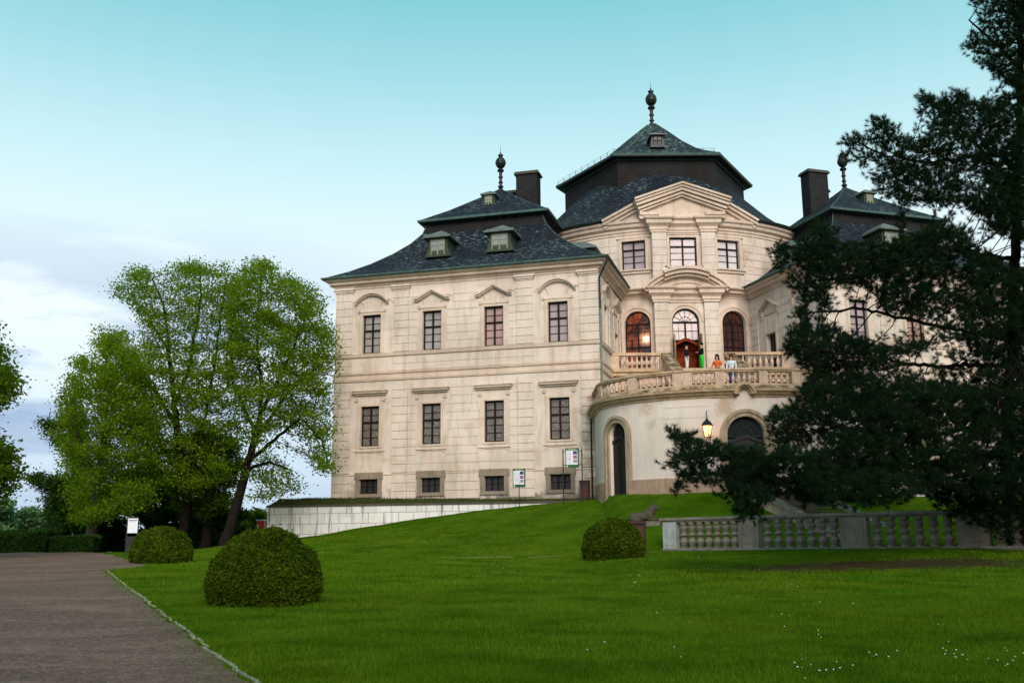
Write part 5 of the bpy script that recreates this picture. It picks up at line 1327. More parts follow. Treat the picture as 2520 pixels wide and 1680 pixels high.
shrub('rounded clipped shrub in front of the stone lion at the end of the balustrade', 1510, 1374, 148, 90, 34000, .07, 33)

def hedge(label, pts, h, w, n, seed):
    base = np.array([*pts[0], float(H(*pts[0]))]); root = empty('hedge', tuple(base), 0, label, 'hedge', 'low clipped hedges at the end of the path')
    P0, P1 = np.array(pts[0]), np.array(pts[1]); d = P1-P0; L = np.linalg.norm(d); d /= L; nn = np.array([-d[1], d[0]])
    r = np.random.default_rng(seed); s = L*r.random(n); side = r.random(n); u = np.where(side < .5, -w/2, (r.random(n)-.5)*w); z = np.where(side < .5, h*r.random(n), h)
    k = side > .85; u = np.where(k, w/2, u); z = np.where(k, h*r.random(n), z)
    P = np.stack([P0[0]+d[0]*s+nn[0]*u, P0[1]+d[1]*s+nn[1]*u, base[2]+z], 1)+r.normal(0, .05, (n, 3)); P += ((vnoise(P, 1.2, seed)-.5)*.25)[:, None]
    V, Fi = leaf_cloud(P-base, .12, .6, .1); raw_mesh('foliage', V, Fi, M['leaf_hedge'], root)
    m = MB(); c = (P0+P1)/2-base[:2]; m.box((c[0], c[1], h/2-.03), (L-.05, w-.12, h-.08), math.atan2(d[1], d[0])); m.build('dark_core', M['box_core'], root)  # solid dark box filling the hedge behind its leaves
M['leaf_hedge'] = foliage_mat('hedge_leaves', ((.022, .055, .008), (.034, .075, .010), (.012, .032, .005)), .15, .7, 1)
hedge('taller dark clipped hedge at the far end of the gravel path', [(-36, 54.0), (-24.0, 54.0)], 1.02, 1.4, 26000, 41)
hedge('lower very dark hedge right of the taller one', [(-23.9, 54.2), (-21.9, 54.4)], .72, 1.2, 9000, 42)

# ---- the dark pine on the right
TP0 = np.array([17.9, 37.0, float(H(17.9, 37.0))-.15])
def sp(px, py, Y): return at_depth(px, py, Y)
trunkpts = [TP0, sp(2476, 1180, 37), sp(2484, 1000, 37), sp(2492, 800, 37.2), sp(2500, 600, 37.2), sp(2510, 350, 37.4), sp(2512, 60, 37.6), sp(2530, -160, 37.8)]
sds = [[trunkpts, -1]]
def limb(*p): sds.append([[np.array(sp(*q)) for q in p], 'near'])
limb((2484, 380, 37.3), (2400, 385, 36), (2290, 400, 35), (2180, 385, 34), (2110, 350, 33.6))
limb((2484, 450, 37.3), (2380, 330, 37), (2290, 255, 37))
limb((2490, 150, 37.5), (2430, 90, 36.5), (2385, 50, 36))
limb((2490, 640, 37), (2330, 610, 35), (2130, 600, 33), (1985, 600, 32))
limb((2490, 840, 37), (2300, 800, 35), (2120, 760, 33), (1990, 770, 32.4))
limb((2485, 900, 37), (2300, 900, 34), (2120, 880, 32), (1975, 850, 31))
limb((2480, 1040, 37), (2240, 1080, 34), (2050, 1050, 31), (1940, 1030, 30))
limb((2480, 1110, 37), (2240, 1150, 33), (2000, 1130, 30), (1850, 1120, 28), (1740, 1120, 27), (1680, 1130, 26.4))
limb((2480, 1190, 37), (2340, 1200, 36), (2200, 1180, 35))
limb((2480, 1100, 37), (2600, 1050, 36), (2760, 1030, 35)); limb((2490, 700, 37), (2620, 660, 38), (2760, 640, 39)); limb((2500, 500, 37), (2600, 440, 36), (2720, 420, 35)); limb((2490, 850, 37), (2560, 800, 40), (2600, 760, 43)); limb((2490, 950, 37), (2520, 930, 33), (2500, 900, 30))
PP = [([(2225, -60), (2200, 15), (2218, 45), (2192, 68), (2212, 85), (2210, 118), (2240, 140), (2275, 178), (2352, 205), (2500, 205), (2500, -60)], 330, 36.5, 1.6),
      ([(2112, 205), (2150, 235), (2205, 212), (2228, 246), (2290, 228), (2352, 262), (2500, 262), (2500, 560), (2310, 545), (2230, 480), (2170, 470), (2105, 470), (2050, 470), (2008, 440), (1980, 385), (1932, 330), (1965, 302), (1995, 310), (2008, 268), (2035, 260), (2052, 310), (2100, 325), (2152, 300), (2120, 248)], 950, 34.5, 1.4),
      ([(1878, 500), (1902, 520), (1935, 560), (1985, 560), (2090, 545), (2190, 510), (2240, 560), (2352, 640), (2500, 600), (2500, 740), (2050, 730), (2010, 690), (1900, 700), (1840, 690), (1800, 650), (1765, 575), (1782, 555), (1850, 560), (1872, 540)], 900, 33.5, 2.0),
      ([(1790, 725), (1840, 700), (1870, 735), (1960, 775), (2080, 800), (2200, 750), (2500, 720), (2500, 930), (1890, 880), (1850, 850), (1800, 800)], 820, 33.5, 2.2),
      ([(1850, 870), (2500, 900), (2500, 1130), (2300, 1140), (2100, 1125), (2000, 1140), (1900, 1100), (1790, 1060), (1765, 950), (1830, 930), (1835, 890)], 1300, 32.5, 3.0),
      ([(1524, 1062), (1560, 1040), (1540, 990), (1575, 990), (1610, 1022), (1660, 1025), (1700, 1030), (1790, 1035), (1900, 1045), (1900, 1140), (1800, 1110), (1770, 1140), (1700, 1190), (1680, 1130), (1600, 1105), (1545, 1125), (1560, 1080)], 720, 27.8, 1.1),
      ([(1690, 1110), (1760, 1120), (1755, 1190), (1710, 1200)], 60, 27.5, .6),
      ([(1780, 1100), (1960, 1110), (1940, 1150), (1880, 1150), (1830, 1140)], 110, 29, 1.), 
      ([(2090, 1090), (2500, 1100), (2500, 1260), (2300, 1240), (2200, 1190), (2120, 1150)], 420, 35, 2.0),
      ([(1690, 1050), (1790, 1045), (1900, 1055), (1910, 1140), (1800, 1130), (1720, 1100)], 760, 28.6, 1.0),
      ([(1800, 1080), (2100, 1100), (2110, 1150), (1960, 1160), (1830, 1155)], 240, 29.5, 1.2),
      ([(2270, 250), (2330, 170), (2500, 150), (2500, 700), (2340, 700), (2360, 560), (2250, 520)], 420, 36.2, 1.8),
      ([(2500, 200), (2700, 300), (2760, 700), (2720, 1150), (2500, 1200)], 700, 37, 4)]
Apts = []
excl = [[(1905, 655), (2010, 655), (2010, 740), (1905, 740)], [(1790, 700), (1840, 700), (1800, 800), (1850, 860), (1790, 940)], [(2170, 575), (2215, 580), (2215, 608), (2180, 610)], [(2290, 560), (2352, 545), (2352, 620), (2300, 610)], [(1790, 1080), (1830, 1050), (1860, 1000), (1850, 1080)]]
for i, (p, n, Y0, hd) in enumerate(PP):
    q = crown_points(p, int(n*(5.0 if i < 2 else 3.8 if i == 2 else 3.5)), Y0, hd, 70+i, .30 if i < 3 else .10 if i in (5, 6, 7) else .37, .55)
    s = project(q)/K_
    for e in excl[:]:
        k = ~inpoly(s[:, 0], s[:, 1], e); q, s = q[k], s[k]
    Apts.append(q)
Apts = np.concatenate(Apts)
pn, pp_ = grow(Apts, sds, .26, 5, .29, 260, .02, .22)
prad, pch = radii(pn, pp_, .0075, 2.35, .30)
pine = empty('pine_tree', tuple(TP0), 0, 'large dark pine reaching in from the right across the palace', 'tree')
prad = np.minimum(prad, .15)
for k_, (a, b) in enumerate(SEGS):
    t_ = np.arange(b-a)/max(1, b-a); prad[a:b] = np.maximum(prad[a:b], (.24-.13*t_) if k_ == 0 else (.085-.06*t_))
def needles(idx, nodes, par, per, L, w, seed):
    r = np.random.default_rng(seed); d = nodes[idx]-nodes[par[idx]]; d /= np.linalg.norm(d, axis=1)[:, None]+1e-9; d[:, 2] += .35; d /= np.linalg.norm(d, axis=1)[:, None]
    n = len(idx)*per; D = np.repeat(d, per, 0); P = np.repeat(nodes[idx], per, 0)-D*(r.random((n, 1))*.13)
    v = r.normal(size=(n, 3)); v /= np.linalg.norm(v, axis=1)[:, None]; q = D*.75+v*.85; q /= np.linalg.norm(q, axis=1)[:, None]
    s = np.cross(q, r.normal(size=(n, 3))); s /= np.linalg.norm(s, axis=1)[:, None]; l = (L*(.7+.5*r.random(n)))[:, None]
    V = np.empty((n, 3, 3)); V[:, 0] = P-s*w/2; V[:, 1] = P+s*w/2; V[:, 2] = P+q*l
    return V.reshape(-1, 3), np.arange(3*n).reshape(-1, 3)
tipmask = (pch == 0); dep = np.zeros(len(pn), int)
hgt = np.zeros(len(pn), int)
for i in range(len(pn)-1, 0, -1):
    if pp_[i] >= 0: hgt[pp_[i]] = max(hgt[pp_[i]], hgt[i]+1)
idx = np.where((pp_ >= 0) & ((hgt == 0) | ((hgt == 1) & (rng.random(len(pn)) < .75)) | ((hgt == 2) & (rng.random(len(pn)) < .35)) ) & (prad < .05))[0]
thin = np.where((pp_ >= 0) & (hgt <= 8) & (prad < .06))[0]
rr = np.random.default_rng(77); tw = np.repeat(thin, 4); tw = tw[rr.random(len(tw)) < .8]
dd = pn[tw]-pn[pp_[tw]]; dd /= np.linalg.norm(dd, axis=1)[:, None]+1e-9
v = rr.normal(size=dd.shape); v[:, 2] = v[:, 2]*.6+.35; v /= np.linalg.norm(v, axis=1)[:, None]; q = dd*.5+v; q /= np.linalg.norm(q, axis=1)[:, None]
ends = pn[tw]+q*(.14+.22*rr.random((len(tw), 1))); base_n = len(pn)
pn = np.vstack([pn, ends]); pp_ = np.r_[pp_, tw]; prad = np.r_[prad, np.full(len(tw), .006)]
idx = np.r_[idx, np.arange(base_n, len(pn))]
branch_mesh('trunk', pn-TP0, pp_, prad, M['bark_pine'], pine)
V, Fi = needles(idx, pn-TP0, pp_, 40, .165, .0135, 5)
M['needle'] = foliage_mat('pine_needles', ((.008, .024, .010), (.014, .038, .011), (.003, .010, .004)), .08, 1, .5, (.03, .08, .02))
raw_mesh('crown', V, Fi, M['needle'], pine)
print('pine nodes', len(pn), 'tufts', len(idx))

# ================================================================== THINGS IN THE GARDEN
# stone balustrade at the foot of the bank
B0, BD = np.array([6.35, 43.55]), np.array([.782, -.623])
BN = np.array([BD[1], -BD[0]])        # towards the camera
gb = lambda s, z, o: (B0[0]+BD[0]*s+BN[0]*o, B0[1]+BD[1]*s+BN[1]*o, z)
bal = empty('balustrade', (B0[0], B0[1], 0), 0, 'weathered grey stone balustrade with vase balusters at the foot of the bank', 'balustrade')
def child(o, par): o.parent = par; o.matrix_parent_inverse = par.matrix_basis.inverted() if False else Matrix.Translation(-Vector(par.location)); return o
BL = 17.2; ZB = -.02
m = MB(); m.slab(gb, -.05, BL, ZB-.5, ZB+.10, -.24, .24); o = m.build('base', M['garden_stone'], bal); child(o, bal)
m = MB(); m.slab(gb, -.02, BL, ZB+.03, ZB+.075, .24, .252); child(m.build('base_edge', simple('pale_lime_crust', (.36, .36, .34), .8, 0, .85, 2.5, .2), bal), bal)
m = MB(); m.slab(gb, -.05, BL, 1.14, 1.22, -.17, .17); m.slab(gb, -.12, BL, 1.22, 1.33, -.24, .24); child(m.build('rail', M['garden_stone'], bal), bal)
pil = [(0, .62), (3.42, 4.28), (7.55, 8.55), (11.7, 12.7), (15.9, 16.9)]
for i, (a, b) in enumerate(pil):
    m = MB(); m.slab(gb, a, b, ZB+.10, 1.14, -.20, .20); m.slab(gb, a+.12, b-.12, .22, 1.02, .20, .215)
    child(m.build('pillar', M['pale_pillar'] if i == 0 and 'pale_pillar' in M else M['garden_stone'], bal), bal)
for (a, b), n in zip([(.70, 3.36), (4.36, 7.48), (8.62, 11.62), (12.78, 15.82)], (7, 7, 6, 6)):
    for i in range(n):
        s = a+(b-a)*(i+.5)/n; kk = ('G', 0, 0)
        if kk not in _protos: _protos[kk] = baluster_mesh(1.06, .20, True, 12).build('baluster', M['garden_stone'], bal, smooth=False); o = _protos[kk]
        else: o = _protos[kk].copy(); COL.objects.link(o); o.parent = bal
        p = gb(s, ZB+.09, 0); o.location = (p[0]-B0[0], p[1]-B0[1], p[2])
# stair up the bank with sloping side walls
g0, g1 = np.array([12.9, 50.4]), np.array([15.5, 44.4]); gd = (g0-g1)/np.linalg.norm(g0-g1); gl_ = np.linalg.norm(g0-g1); gn = np.array([gd[1], -gd[0]])
gs = empty('garden_stair', (g1[0], g1[1], 0), 0, 'stone garden stair with sloping side walls leading up to the terrace door', 'stair')
T0 = Vector((-g1[0], -g1[1], 0))
sm = lambda s, z, o: (g1[0]+gn[0]*s+gd[0]*(-o), g1[1]+gn[1]*s+gd[1]*(-o), z)
m = MB(); ns = 16
for i in range(ns): z = .15+(i+1)*2.55/ns; y0 = gl_*i/ns; m.slab(sm, -1.5, 1.5, -.6, z-.04, -(y0+gl_/ns), -y0); m.slab(sm, -1.52, 1.52, z-.04, z, -(y0+gl_/ns), -y0+.04)
o = m.build('steps', M['lion_stone'], gs); o.location = T0
for sg in (-1, 1):
    m = MB(); v = []
    for s_, z in ((0, .55), (gl_+.3, 3.15)):
        for a, zz in ((-.2, -1.2 if s_ == 0 else .5), (.2, -1.2 if s_ == 0 else .5), (.2, z-.14), (-.2, z-.14)): v.append(sm(sg*1.72+a, zz, -s_))
    m.add(v, [(0, 1, 2, 3), (7, 6, 5, 4)]+[(i, (i+1) % 4, 4+(i+1) % 4, 4+i) for i in range(4)])
    w_ = m.build('side_wall', M['plinth'], gs); w_.location = T0
    m = MB(); v = []
    for s_, z in ((-.15, .50), (gl_+.3, 3.15)):
        for a, zz in ((-.28, z-.14), (.28, z-.14), (.28, z), (-.28, z)): v.append(sm(sg*1.72+a, zz, -s_))
    m.add(v, [(0, 1, 2, 3), (7, 6, 5, 4)]+[(i, (i+1) % 4, 4+(i+1) % 4, 4+i) for i in range(4)])
    m.build('coping', M['garden_stone'], w_)

# skin-modifier bodies
def skin_obj(name, verts, edges, rad, mat, parent=None, sub=2, root=0):
    me = bpy.data.meshes.new(name); me.from_pydata([tuple(v) for v in verts], edges, []); o = bpy.data.objects.new(name, me); COL.objects.link(o)
    if parent is not None: o.parent = parent
    md = o.modifiers.new('skin', 'SKIN'); md.branch_smoothing = .6
    lay = me.skin_vertices[0].data if me.skin_vertices else None
    if lay is None:
        bm = bmesh.new(); bm.from_mesh(me); bm.verts.layers.skin.verify(); bm.to_mesh(me); bm.free(); lay = me.skin_vertices[0].data
    for i, r in enumerate(rad): lay[i].radius = (r, r) if not isinstance(r, tuple) else r; lay[i].use_root = (i == root)
    sd = o.modifiers.new('sub', 'SUBSURF'); sd.levels = sub; sd.render_levels = sub
    me.materials.append(mat); md.use_smooth_shade = True
    return o
# lion
lg = ground(1585, 1290); LYd = lg[1]
lion = empty('lion_statue', tuple(lg), R(-8), 'weathered stone lion lying on a slab on the bank, head to the right', 'statue')
m = MB(); m.box((0, 0, -.03), (1.45, .55, .34)); m.build('slab', M['garden_stone'], lion)
m = MB()
def ell(c, r_, nu=16, nv=10):
    vs = []
    for a in range(nv+1):
        for b in range(nu): t_, p_ = math.pi*a/nv, 2*math.pi*b/nu; vs.append((c[0]+r_[0]*math.sin(t_)*math.cos(p_), c[1]+r_[1]*math.sin(t_)*math.sin(p_), c[2]+r_[2]*math.cos(t_)))
    m.add(vs, [(a*nu+b, (a+1)*nu+b, (a+1)*nu+(b+1) % nu, a*nu+(b+1) % nu) for a in range(nv) for b in range(nu)])
ell((-.12, 0, .36), (.46, .20, .20)); ell((.22, 0, .44), (.24, .22, .28)); ell((.36, 0, .64), (.20, .21, .25)); ell((.48, 0, .78), (.16, .14, .15)); ell((.60, 0, .72), (.10, .085, .08))
for sg in (-1, 1):
    ell((-.44, sg*.13, .33), (.23, .13, .22)); ell((-.26, sg*.24, .18), (.18, .07, .06)); ell((.42, sg*.15, .22), (.26, .08, .09)); ell((.66, sg*.15, .19), (.11, .08, .06)); ell((.42, sg*.12, .92), (.045, .04, .06)); ell((.30, sg*.16, .40), (.12, .09, .20))
ell((-.66, .14, .20), (.14, .05, .05)); ell((-.60, .26, .18), (.16, .04, .04)); ell((-.42, .32, .17), (.10, .05, .05))
ln = m.build('body', M['lion_stone'], lion); rm = ln.modifiers.new('remesh', 'REMESH'); rm.mode = 'VOXEL'; rm.voxel_size = .022; sm_ = ln.modifiers.new('smooth', 'SMOOTH'); sm_.iterations = 4

def put_thing(name, label, cat, g, rz=0, group=None): return empty(name, tuple(g), rz, label, cat, group)
M['rust_paint'] = simple('brown_red_paint', (.085, .022, .018), .6, 0, .5, 2)
# litter bins
def bin_(label, g, w, d, h, rz):
    b = put_thing('litter_bin', label, 'bin', g, rz, 'brown litter bins')
    m = MB(); m.box((0, 0, h*.42+.03), (w, d, h*.84)); m.build('bin_body', M['rust_paint'], b)
    m = MB(); m.box((0, -.01, h*.90), (w*.96, d*.9, h*.12)); m.build('opening', M['black_iron'], b)
    m = MB(); m.box((0, 0, h*.98), (w*1.10, d*1.12, h*.06)); m.box((-w*.5, 0, h*.9), (.03, d, h*.14)); m.box((w*.5, 0, h*.9), (.03, d, h*.14)); m.build('lid', M['rust_paint'], b)
    m = MB()
    for x in (-w*.4, w*.4): m.box((x, 0, .0), (.04, d*.9, .1))
    m.build('foot', M['black_iron'], b)
p = A1+U1*.95-W1*.6; bin_('brown litter bin at the palace corner below the framed notice board', (p[0], p[1], 2.80), .50, .40, 1.12, -TH1)
g = ground(1573, 1362); bin_('tall brown litter bin between the clipped shrub and the balustrade end', (g[0], g[1]-.0, g[2]-.05), .50, .42, 1.28, R(-20))

# printed boards
M['board_green'] = simple('board_green', (.022, .10, .035), .5, 0, .3, 3); M['board_white'] = simple('board_white', (.72, .74, .78), .5, 0, .06, 3)
M['ink'] = simple('grey_print', (.22, .23, .27), .7, 0, .2); M['leg_dark'] = M['black_iron']; M['cream_ink'] = simple('cream_print', (.6, .62, .35), .6, 0, .1)
M['ph_blue'] = simple('photo_blue', (.05, .06, .22), .5, 0, .8, 9); M['ph_pink'] = simple('photo_pink', (.42, .12, .26), .5, 0, .5, 9); M['ph_rose'] = simple('photo_rose', (.40, .28, .34), .5, 0, .5, 9); M['photos'] = [M['ph_blue'], M['ph_pink'], M['ph_rose']]
def text(s, size, loc, mat, parent, name='writing', ext=.002, align='LEFT'):
    c = bpy.data.curves.new(name, 'FONT'); c.body = s; c.size = size; c.extrude = ext; c.align_x = align
    o = bpy.data.objects.new(name, c); COL.objects.link(o); o.parent = parent; o.location = loc; o.rotation_euler = (math.pi/2, 0, 0); c.materials.append(mat); return o
def board(par, w, h, z):
    m = MB(); m.box((0, 0, z+h/2), (w, .03, h)); b = m.build('board', M['board_green'], par)
    m = MB(); m.box((-.02*w, -.018, z+h*.52), (w*.84, .006, h*.72)); m.build('sheet', M['board_white'], b)
    m = MB()
    r = random.Random(3)
    for i in range(22):
        y = z+h*.84-i*h*.030
        if i in (5, 13, 14): m.box((-.22*w, -.0225, y), (w*.34, .002, h*.012)); continue
        m.box((-.24*w+(r.random()-.5)*.02, -.0225, y), (w*(.28+.1*r.random()), .002, h*.006))
    m.build('writing', M['ink'], b)
    m = MB(); m.box((-.02*w, -.0225, z+h*.935), (w*.62, .002, h*.022)); m.build('heading', M['cream_ink'], b)
    m = MB(); m.box((-.37*w, -.0225, z+h*.075), (w*.07, .002, h*.09)); m.build('emblem', M['board_white'], b)
    for k, (zz, mt) in enumerate(((.76, 0), (.54, 1), (.33, 2))): m = MB(); m.box((.22*w, -.0235, z+h*zz), (w*.30, .003, h*.175)); m.build('photo', M['photos'][mt], b)
    return b
g = ground(1278, 1252); k = g[1]/FPX
s = put_thing('notice_board', 'small green bordered notice board on a single thin post on the grass bank', 'notice board', g, -TH1)
m = MB(); m.tube((0, 0, 0), (0, 0, 2.0), .025, n=8); m.build('post', M['black_iron'], s); board(s, 32*k, 46*k, (1252-1200)*k)
g = ground(1388, 1242); k = g[1]/FPX
s = put_thing('notice_board', 'larger green bordered notice board hung between two tall black posts', 'notice board', g+np.array([22*k, 0, 0]), -TH1)
for x in (-23*k, 24*k): m = MB(); m.tube((x, 0, -.3), (x, 0, 137*k), .03, n=8); m.build('post', M['black_iron'], s)
m = MB()
for z in (97*k, 130*k): m.box((-20*k, 0, z), (8*k, .02, .04)); m.box((20*k, 0, z), (8*k, .02, .04))
m.build('bracket', M['black_iron'], s); board(s, 34*k, 48*k, 90*k)
# thin rusty pole by the corner
p = A1+U1*.25-W1*.35; m = MB(); m.tube((0, 0, 0), (0, 0, 2.2), .03, n=8); o = m.build('pole', M['rust_paint']); o.location = (p[0], p[1], 2.85); tag(o, 'thin rusty pole standing at the palace corner', 'pole')
# white sign at the left
g = ground(322, 1366); k = g[1]/FPX
s = put_thing('park_sign', 'small white park sign with black posts beside the left shrub', 'sign', g, R(6)); hh = (1366-1277)*k
m = MB(); m.box((0, 0, hh-18*k), (25*k, .03, 36*k)); b_ = m.build('board', M['board_white'], s)
m = MB(); m.box((0, -.018, hh-5*k), (19*k, .004, 2.4*k)); m.box((-1*k, -.018, hh-8.5*k), (14*k, .004, 1.0*k)); m.build('heading', M['ink'], b_)
m = MB()
for x in (-13*k, 13*k): m.box((x, 0, hh*.5), (.05, .05, hh))
m.box((0, 0, hh+.01), (26*k, .05, .04)); m.build('post', M['black_iron'], s)
m = MB(); m.box((0, .02, hh-62*k), (24*k, .08, 36*k)); m.build('base', M['black_iron'], s)
# red kiosk far behind the shrub
g = at_depth(642, 1312, 74); k = 74/FPX
s = put_thing('kiosk', 'small red kiosk with a pale roof far behind the largest shrub', 'kiosk', (g[0], g[1], g[2]-.62), 0)
m = MB(); m.box((0, 0, .75), (18*k, .5, 1.5)); m.build('kiosk_body', simple('orange_red_paint', (.62, .05, .02), .5), s)
m = MB(); m.box((-6*k, -.27, 1.0), (3*k, .04, .5)); m.build('window', M['board_white'], s); m = MB(); m.box((0, 0, 1.55), (22*k, .6, .08)); m.build('roof', M['board_white'], s)
# dark bench behind the balustrade
g = ground(2395, 1352); g = np.array([17.9, 40.2, float(H(17.9, 40.2))])
s = put_thing('park_bench', 'dark park bench behind the balustrade, half hidden by the pine', 'bench', g, R(4)); k = 40.2/FPX
m = MB(); m.box((0, .0, .86), (1.3, .04, .22)); m.build('backrest', M['black_iron'], s)
m = MB()
for y in (-.05, -.2, -.35): m.box((0, y, .44), (1.3, .11, .045))
m.build('seat', M['black_iron'], s)
for x in (-.5, .35): m = MB(); m.box((x, 0, .45), (.06, .06, .95)); m.box((x, -.36, .32), (.06, .06, .66)); m.box((x, -.18, .64), (.05, .42, .05)); m.box((x, -.18, .30), (.05, .36, .05)); m.build('leg', M['black_iron'], s)

# wall lanterns beside the terrace door
M['lamp_glow'] = (lambda b: (b.val((1., .48, .16), b.b.inputs['Emission Color']), setattr(b.b.inputs['Emission Strength'], 'default_value', 2.2), b.fin((.9, .6, .3), .4))[2])(NB('lantern_glass'))
M['flame'] = (lambda b: (b.val((1., .85, .55), b.b.inputs['Emission Color']), setattr(b.b.inputs['Emission Strength'], 'default_value', 9), b.fin((.9, .8, .6), .4))[2])(NB('lamp_bulb'))
def lantern(label, px, mfs, z):
    s_ = ter_s(px, z) if mfs is ter else None
    P = mfs(s_, 0, .45) if s_ is not None else mfs
    W_ = ter(s_, 0, 0) if s_ is not None else (mfs[0], mfs[1]+.45, 0)
    L = put_thing('wall_lantern', label, 'lantern', (P[0], P[1], z), 0, 'lit wall lanterns on the terrace wall'); L.scale = (1.25, 1.25, 1.25)
    m = MB(); m.lathe((0, 0, 0), [(.10, -.02), (.13, .0), (.05, .02)], 4); m.lathe((0, 0, .46), [(.24, 0), (.23, .03), (.14, .16), (.06, .22), (.04, .28), (.02, .30)], 4)
    for i in range(4): a = i*math.pi/2; m.tube((.11*math.cos(a), .11*math.sin(a), 0), (.20*math.cos(a), .20*math.sin(a), .46), .012, n=4)
    m.build('frame', M['black_iron'], L)
    m = MB(); m.lathe((0, 0, .02), [(.095, 0), (.18, .43)], 4); m.build('glass', M['lamp_glow'], L)
    dx, dy = W_[0]-P[0], W_[1]-P[1]
    m = MB(); m.tube((0, 0, .74), (0, 0, 1.02), .014, n=6); m.tube((0, 0, 1.02), (dx, dy, 1.12), .018, n=6); m.tube((dx*.9, dy*.9, .72), (dx*.95, dy*.95, 1.35), .045, n=6); m.tube((0, 0, .98), (dx, dy, .74), .012, n=6); m.build('bracket', M['black_iron'], L)
    pl = bpy.data.lights.new('lantern_light', 'POINT'); pl.energy = 32; pl.color = (1, .42, .16); pl.shadow_soft_size = .12; po = bpy.data.objects.new('lantern_light', pl); COL.objects.link(po); po.parent = L; po.location = (0, -.02, .22)
    for o in L.children:
        if o.name.startswith('glass'): o.visible_shadow = True
    return L
lantern('lit black wall lantern left of the middle terrace door', 1743, ter, 5.50)
lantern('lit black wall lantern right of the middle terrace door, partly behind pine needles', 1944, ter, 5.50)

# ---- people on the terrace
def P3(*a): return [np.array(x, float) for x in a]
M['skin_c'] = simple('skin', (.45, .24, .16), .55, 0, .1); 
def cloth(name, c): return simple(name, c, .85, 0, .25, 5, .1)
def person(label, loc, rz, H_, hair, hairc, top, bottom, arms='down', long_sleeve=True, legs=True):
    k = H_/1.70; root = put_thing('person', label, 'person', loc, rz)
    # facing -y; joints
    J = {'pel': (0, 0, .93), 'bel': (0, -.005, 1.05), 'che': (0, 0, 1.25), 'nec': (0, .01, 1.44), 'hb': (0, .0, 1.53), 'hd': (0, -.005, 1.61)}
    v = [J['pel'], J['bel'], J['che'], J['nec'], J['hb'], J['hd']]; e = [(0, 1), (1, 2), (2, 3), (3, 4), (4, 5)]; r = [.13, .12, .14, .06, .092, .108]
    A = {'down': ((.20, 0, 1.37), (.25, .02, 1.10), (.25, -.06, .86)), 'rail': ((.19, 0, 1.36), (.27, -.02, 1.12), (.22, -.26, 1.02)), 'fwd': ((.19, 0, 1.36), (.22, -.03, 1.10), (.10, -.26, 1.12))}[arms]
    hands = []
    for sg in (-1, 1):
        b = len(v); sh, el, wr = [np.array(q)*np.array([sg, 1, 1]) for q in A]; hd = wr+(wr-el)/np.linalg.norm(wr-el)*.07
        v += [tuple(sh), tuple(el), tuple(wr), tuple(hd)]; r += [.058, .040, .026, .030]; e += [(2, b), (b, b+1), (b+1, b+2), (b+2, b+3)]
        dv = (wr-el)/np.linalg.norm(wr-el); sd_ = np.cross(dv, (0, 0, 1)); sd_ /= np.linalg.norm(sd_)+1e-9
        for q, ln in ((-.026, .055), (-.009, .068), (.009, .064), (.026, .05)):
            f = len(v); a = hd+sd_*q+dv*.03; v += [tuple(a+dv*ln*.5), tuple(a+dv*ln+np.array([0, 0, -.02]))]; r += [.010, .008]; e += [(b+3, f), (f, f+1)]
        f = len(v); a = hd-sd_*.03*sg; v += [tuple(a+dv*.02-sd_*.02*sg), tuple(a+dv*.05-sd_*.03*sg)]; r += [.011, .009]; e += [(b+3, f), (f, f+1)]
    for sg in (-1, 1):
        b = len(v); v += [(sg*.09, 0, .86), (sg*.10, -.01, .48), (sg*.10, .02, .09), (sg*.11, -.12, .035)]; r += [.085, .055, .038, .035]; e += [(0, b), (b, b+1), (b+1, b+2), (b+2, b+3)]
    S3 = lambda L_: [tuple(np.array(q)*k) for q in L_]
    skin_obj('body', S3(v), e, [q*k for q in r], M['skin_c'], root, 1, 0)
    m = MB(); m.box((0, -.095*k, 1.605*k), (.022, .03, .035)); m.build('nose', M['skin_c'], root)
    for x in (-.03, .03): m = MB(); m.box((x*k, -.083*k, 1.625*k), (.018, .008, .010)); m.build('eye', M['black_iron'], root)
    m = MB(); m.box((0, -.088*k, 1.565*k), (.04, .008, .008)); m.build('mouth', M['rust_paint'], root)
    # clothes
    tv = [(0, 0, .84), (0, 0, 1.07), (0, 0, 1.27), (0, .01, 1.39)]; te = [(0, 1), (1, 2), (2, 3)]; tr = [.17, .155, .175, .10]
    for sg in (-1, 1):
        b = len(tv); sh, el, wr = [np.array(q)*np.array([sg, 1, 1]) for q in A]; tv += [tuple(sh), tuple(el), tuple(wr)]; tr += [.078, .060, .048]; te += [(2, b), (b, b+1), (b+1, b+2)]
    skin_obj('shirt', S3(tv), te, [q*k for q in tr], top, root, 1, 1)
    bv = [(0, 0, 1.04), (0, 0, .88)]; be = [(0, 1)]; brr = [.15, .15]
    for sg in (-1, 1): b = len(bv); bv += [(sg*.095, 0, .82), (sg*.105, -.01, .48), (sg*.10, .02, .13)]; brr += [.135, .105, .088]; be += [(1, b), (b, b+1), (b+1, b+2)]
    skin_obj('trousers', S3(bv), be, [q*k for q in brr], bottom, root, 1, 0)
    # hair
    def blob(m, c, r_):
        vs = []; nu, nv = 12, 8
        for a in range(nv+1):
            for b in range(nu): t_, p_ = math.pi*a/nv, 2*math.pi*b/nu; vs.append((c[0]+r_[0]*math.sin(t_)*math.cos(p_), c[1]+r_[1]*math.sin(t_)*math.sin(p_), c[2]+r_[2]*math.cos(t_)))
        m.add([(x*k, y*k, z*k) for x, y, z in vs], [(a*nu+b, (a+1)*nu+b, (a+1)*nu+(b+1) % nu, a*nu+(b+1) % nu) for a in range(nv) for b in range(nu)])
    m = MB(); blob(m, (0, .028, 1.66), (.108, .112, .085))
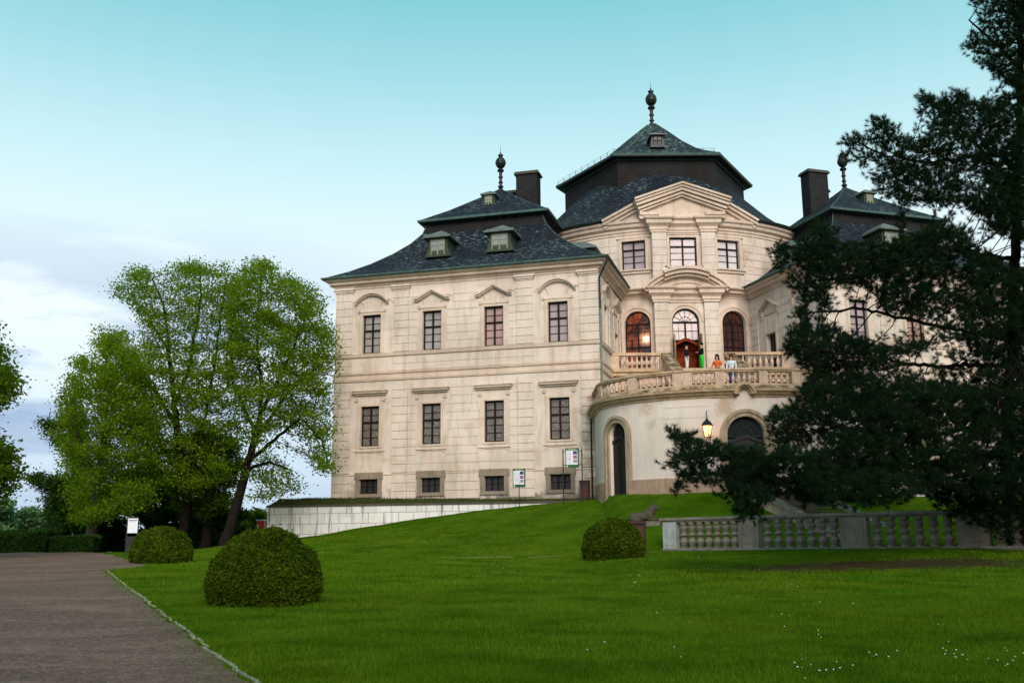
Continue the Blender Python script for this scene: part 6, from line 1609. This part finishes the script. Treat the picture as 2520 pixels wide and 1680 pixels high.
    if hair == 'long': blob(m, (0, .06, 1.56), (.125, .085, .16)); blob(m, (.09, .01, 1.50), (.04, .05, .17)); blob(m, (-.09, .01, 1.50), (.04, .05, .17)); blob(m, (0, .09, 1.42), (.12, .06, .16))
    m.build('hair', cloth('hair', hairc), root, True)
    return root
def at_floor(px, Y, z): x = (px-1260)/FPX; d = ray(px, 900); return (d[0]*Y/d[1], Y, z)
person('woman with long dark hair in an orange top leaning at the terrace railing', at_floor(1765, 52.4, FZ), R(-35), 1.64, 'long', (.018, .008, .006), cloth('orange_top', (.75, .16, .04)), cloth('rose_trousers', (.45, .16, .12)), 'rail')
person('woman with dark red hair in a white shirt and blue jeans at the railing', at_floor(1800, 52.2, FZ), R(-10), 1.58, 'long', (.05, .010, .008), cloth('white_shirt', (.72, .76, .82)), cloth('blue_jeans', (.035, .06, .16)), 'down')
person('man in a black jacket and white trousers in front of the open door', at_floor(1691, 63.7, DZ), R(75), 1.72, 'short', (.012, .008, .006), cloth('black_jacket', (.010, .014, .014)), cloth('white_trousers', (.72, .72, .72)), 'down')
person('person in a black top and bright green trousers by the open door', at_floor(1728, 63.5, DZ), R(-80), 1.76, 'short', (.006, .005, .005), cloth('black_top', (.006, .012, .010)), cloth('green_trousers', (.02, .55, .04)), 'fwd')
# added trees, never in view, put behind the camera to shade the near lawn
for bx_, by_, sd_ in ((-9, -13, 51), (5, -15, 52), (17, -12, 53)):
    rt = empty('park_tree', (bx_, by_, -1.9), 0, ['unseen shade tree added behind the camera at the path', 'unseen shade tree added right behind the camera', 'unseen shade tree added behind the camera on the lawn side'][sd_-51], 'tree', 'added shade trees behind the camera')
    m = MB(); m.tube((0, 0, -.3), (.3, .2, 7), .45, .3, 10); m.tube((.3, .2, 7), (-.2, .3, 14), .3, .12, 8)
    for a in range(6): t_ = a*1.05+sd_; m.tube((.2, .2, 5.5+a), (4.2*math.cos(t_), 4.2*math.sin(t_), 9+a*1.4), .16, .04, 6)
    m.build('trunk', M['bark'], rt)
    r = np.random.default_rng(sd_); q = r.normal(size=(9000, 3)); q /= np.linalg.norm(q, axis=1)[:, None]; q *= r.random((9000, 1))**.4*np.array([6.2, 6.2, 6.5]); q += np.array([0, 0, 11.5]); q = q[vnoise(q, .45, sd_) > .38]
    V, Fi = leaf_cloud(q, .5); raw_mesh('crown', V, Fi, M['leaf_mid'], rt)
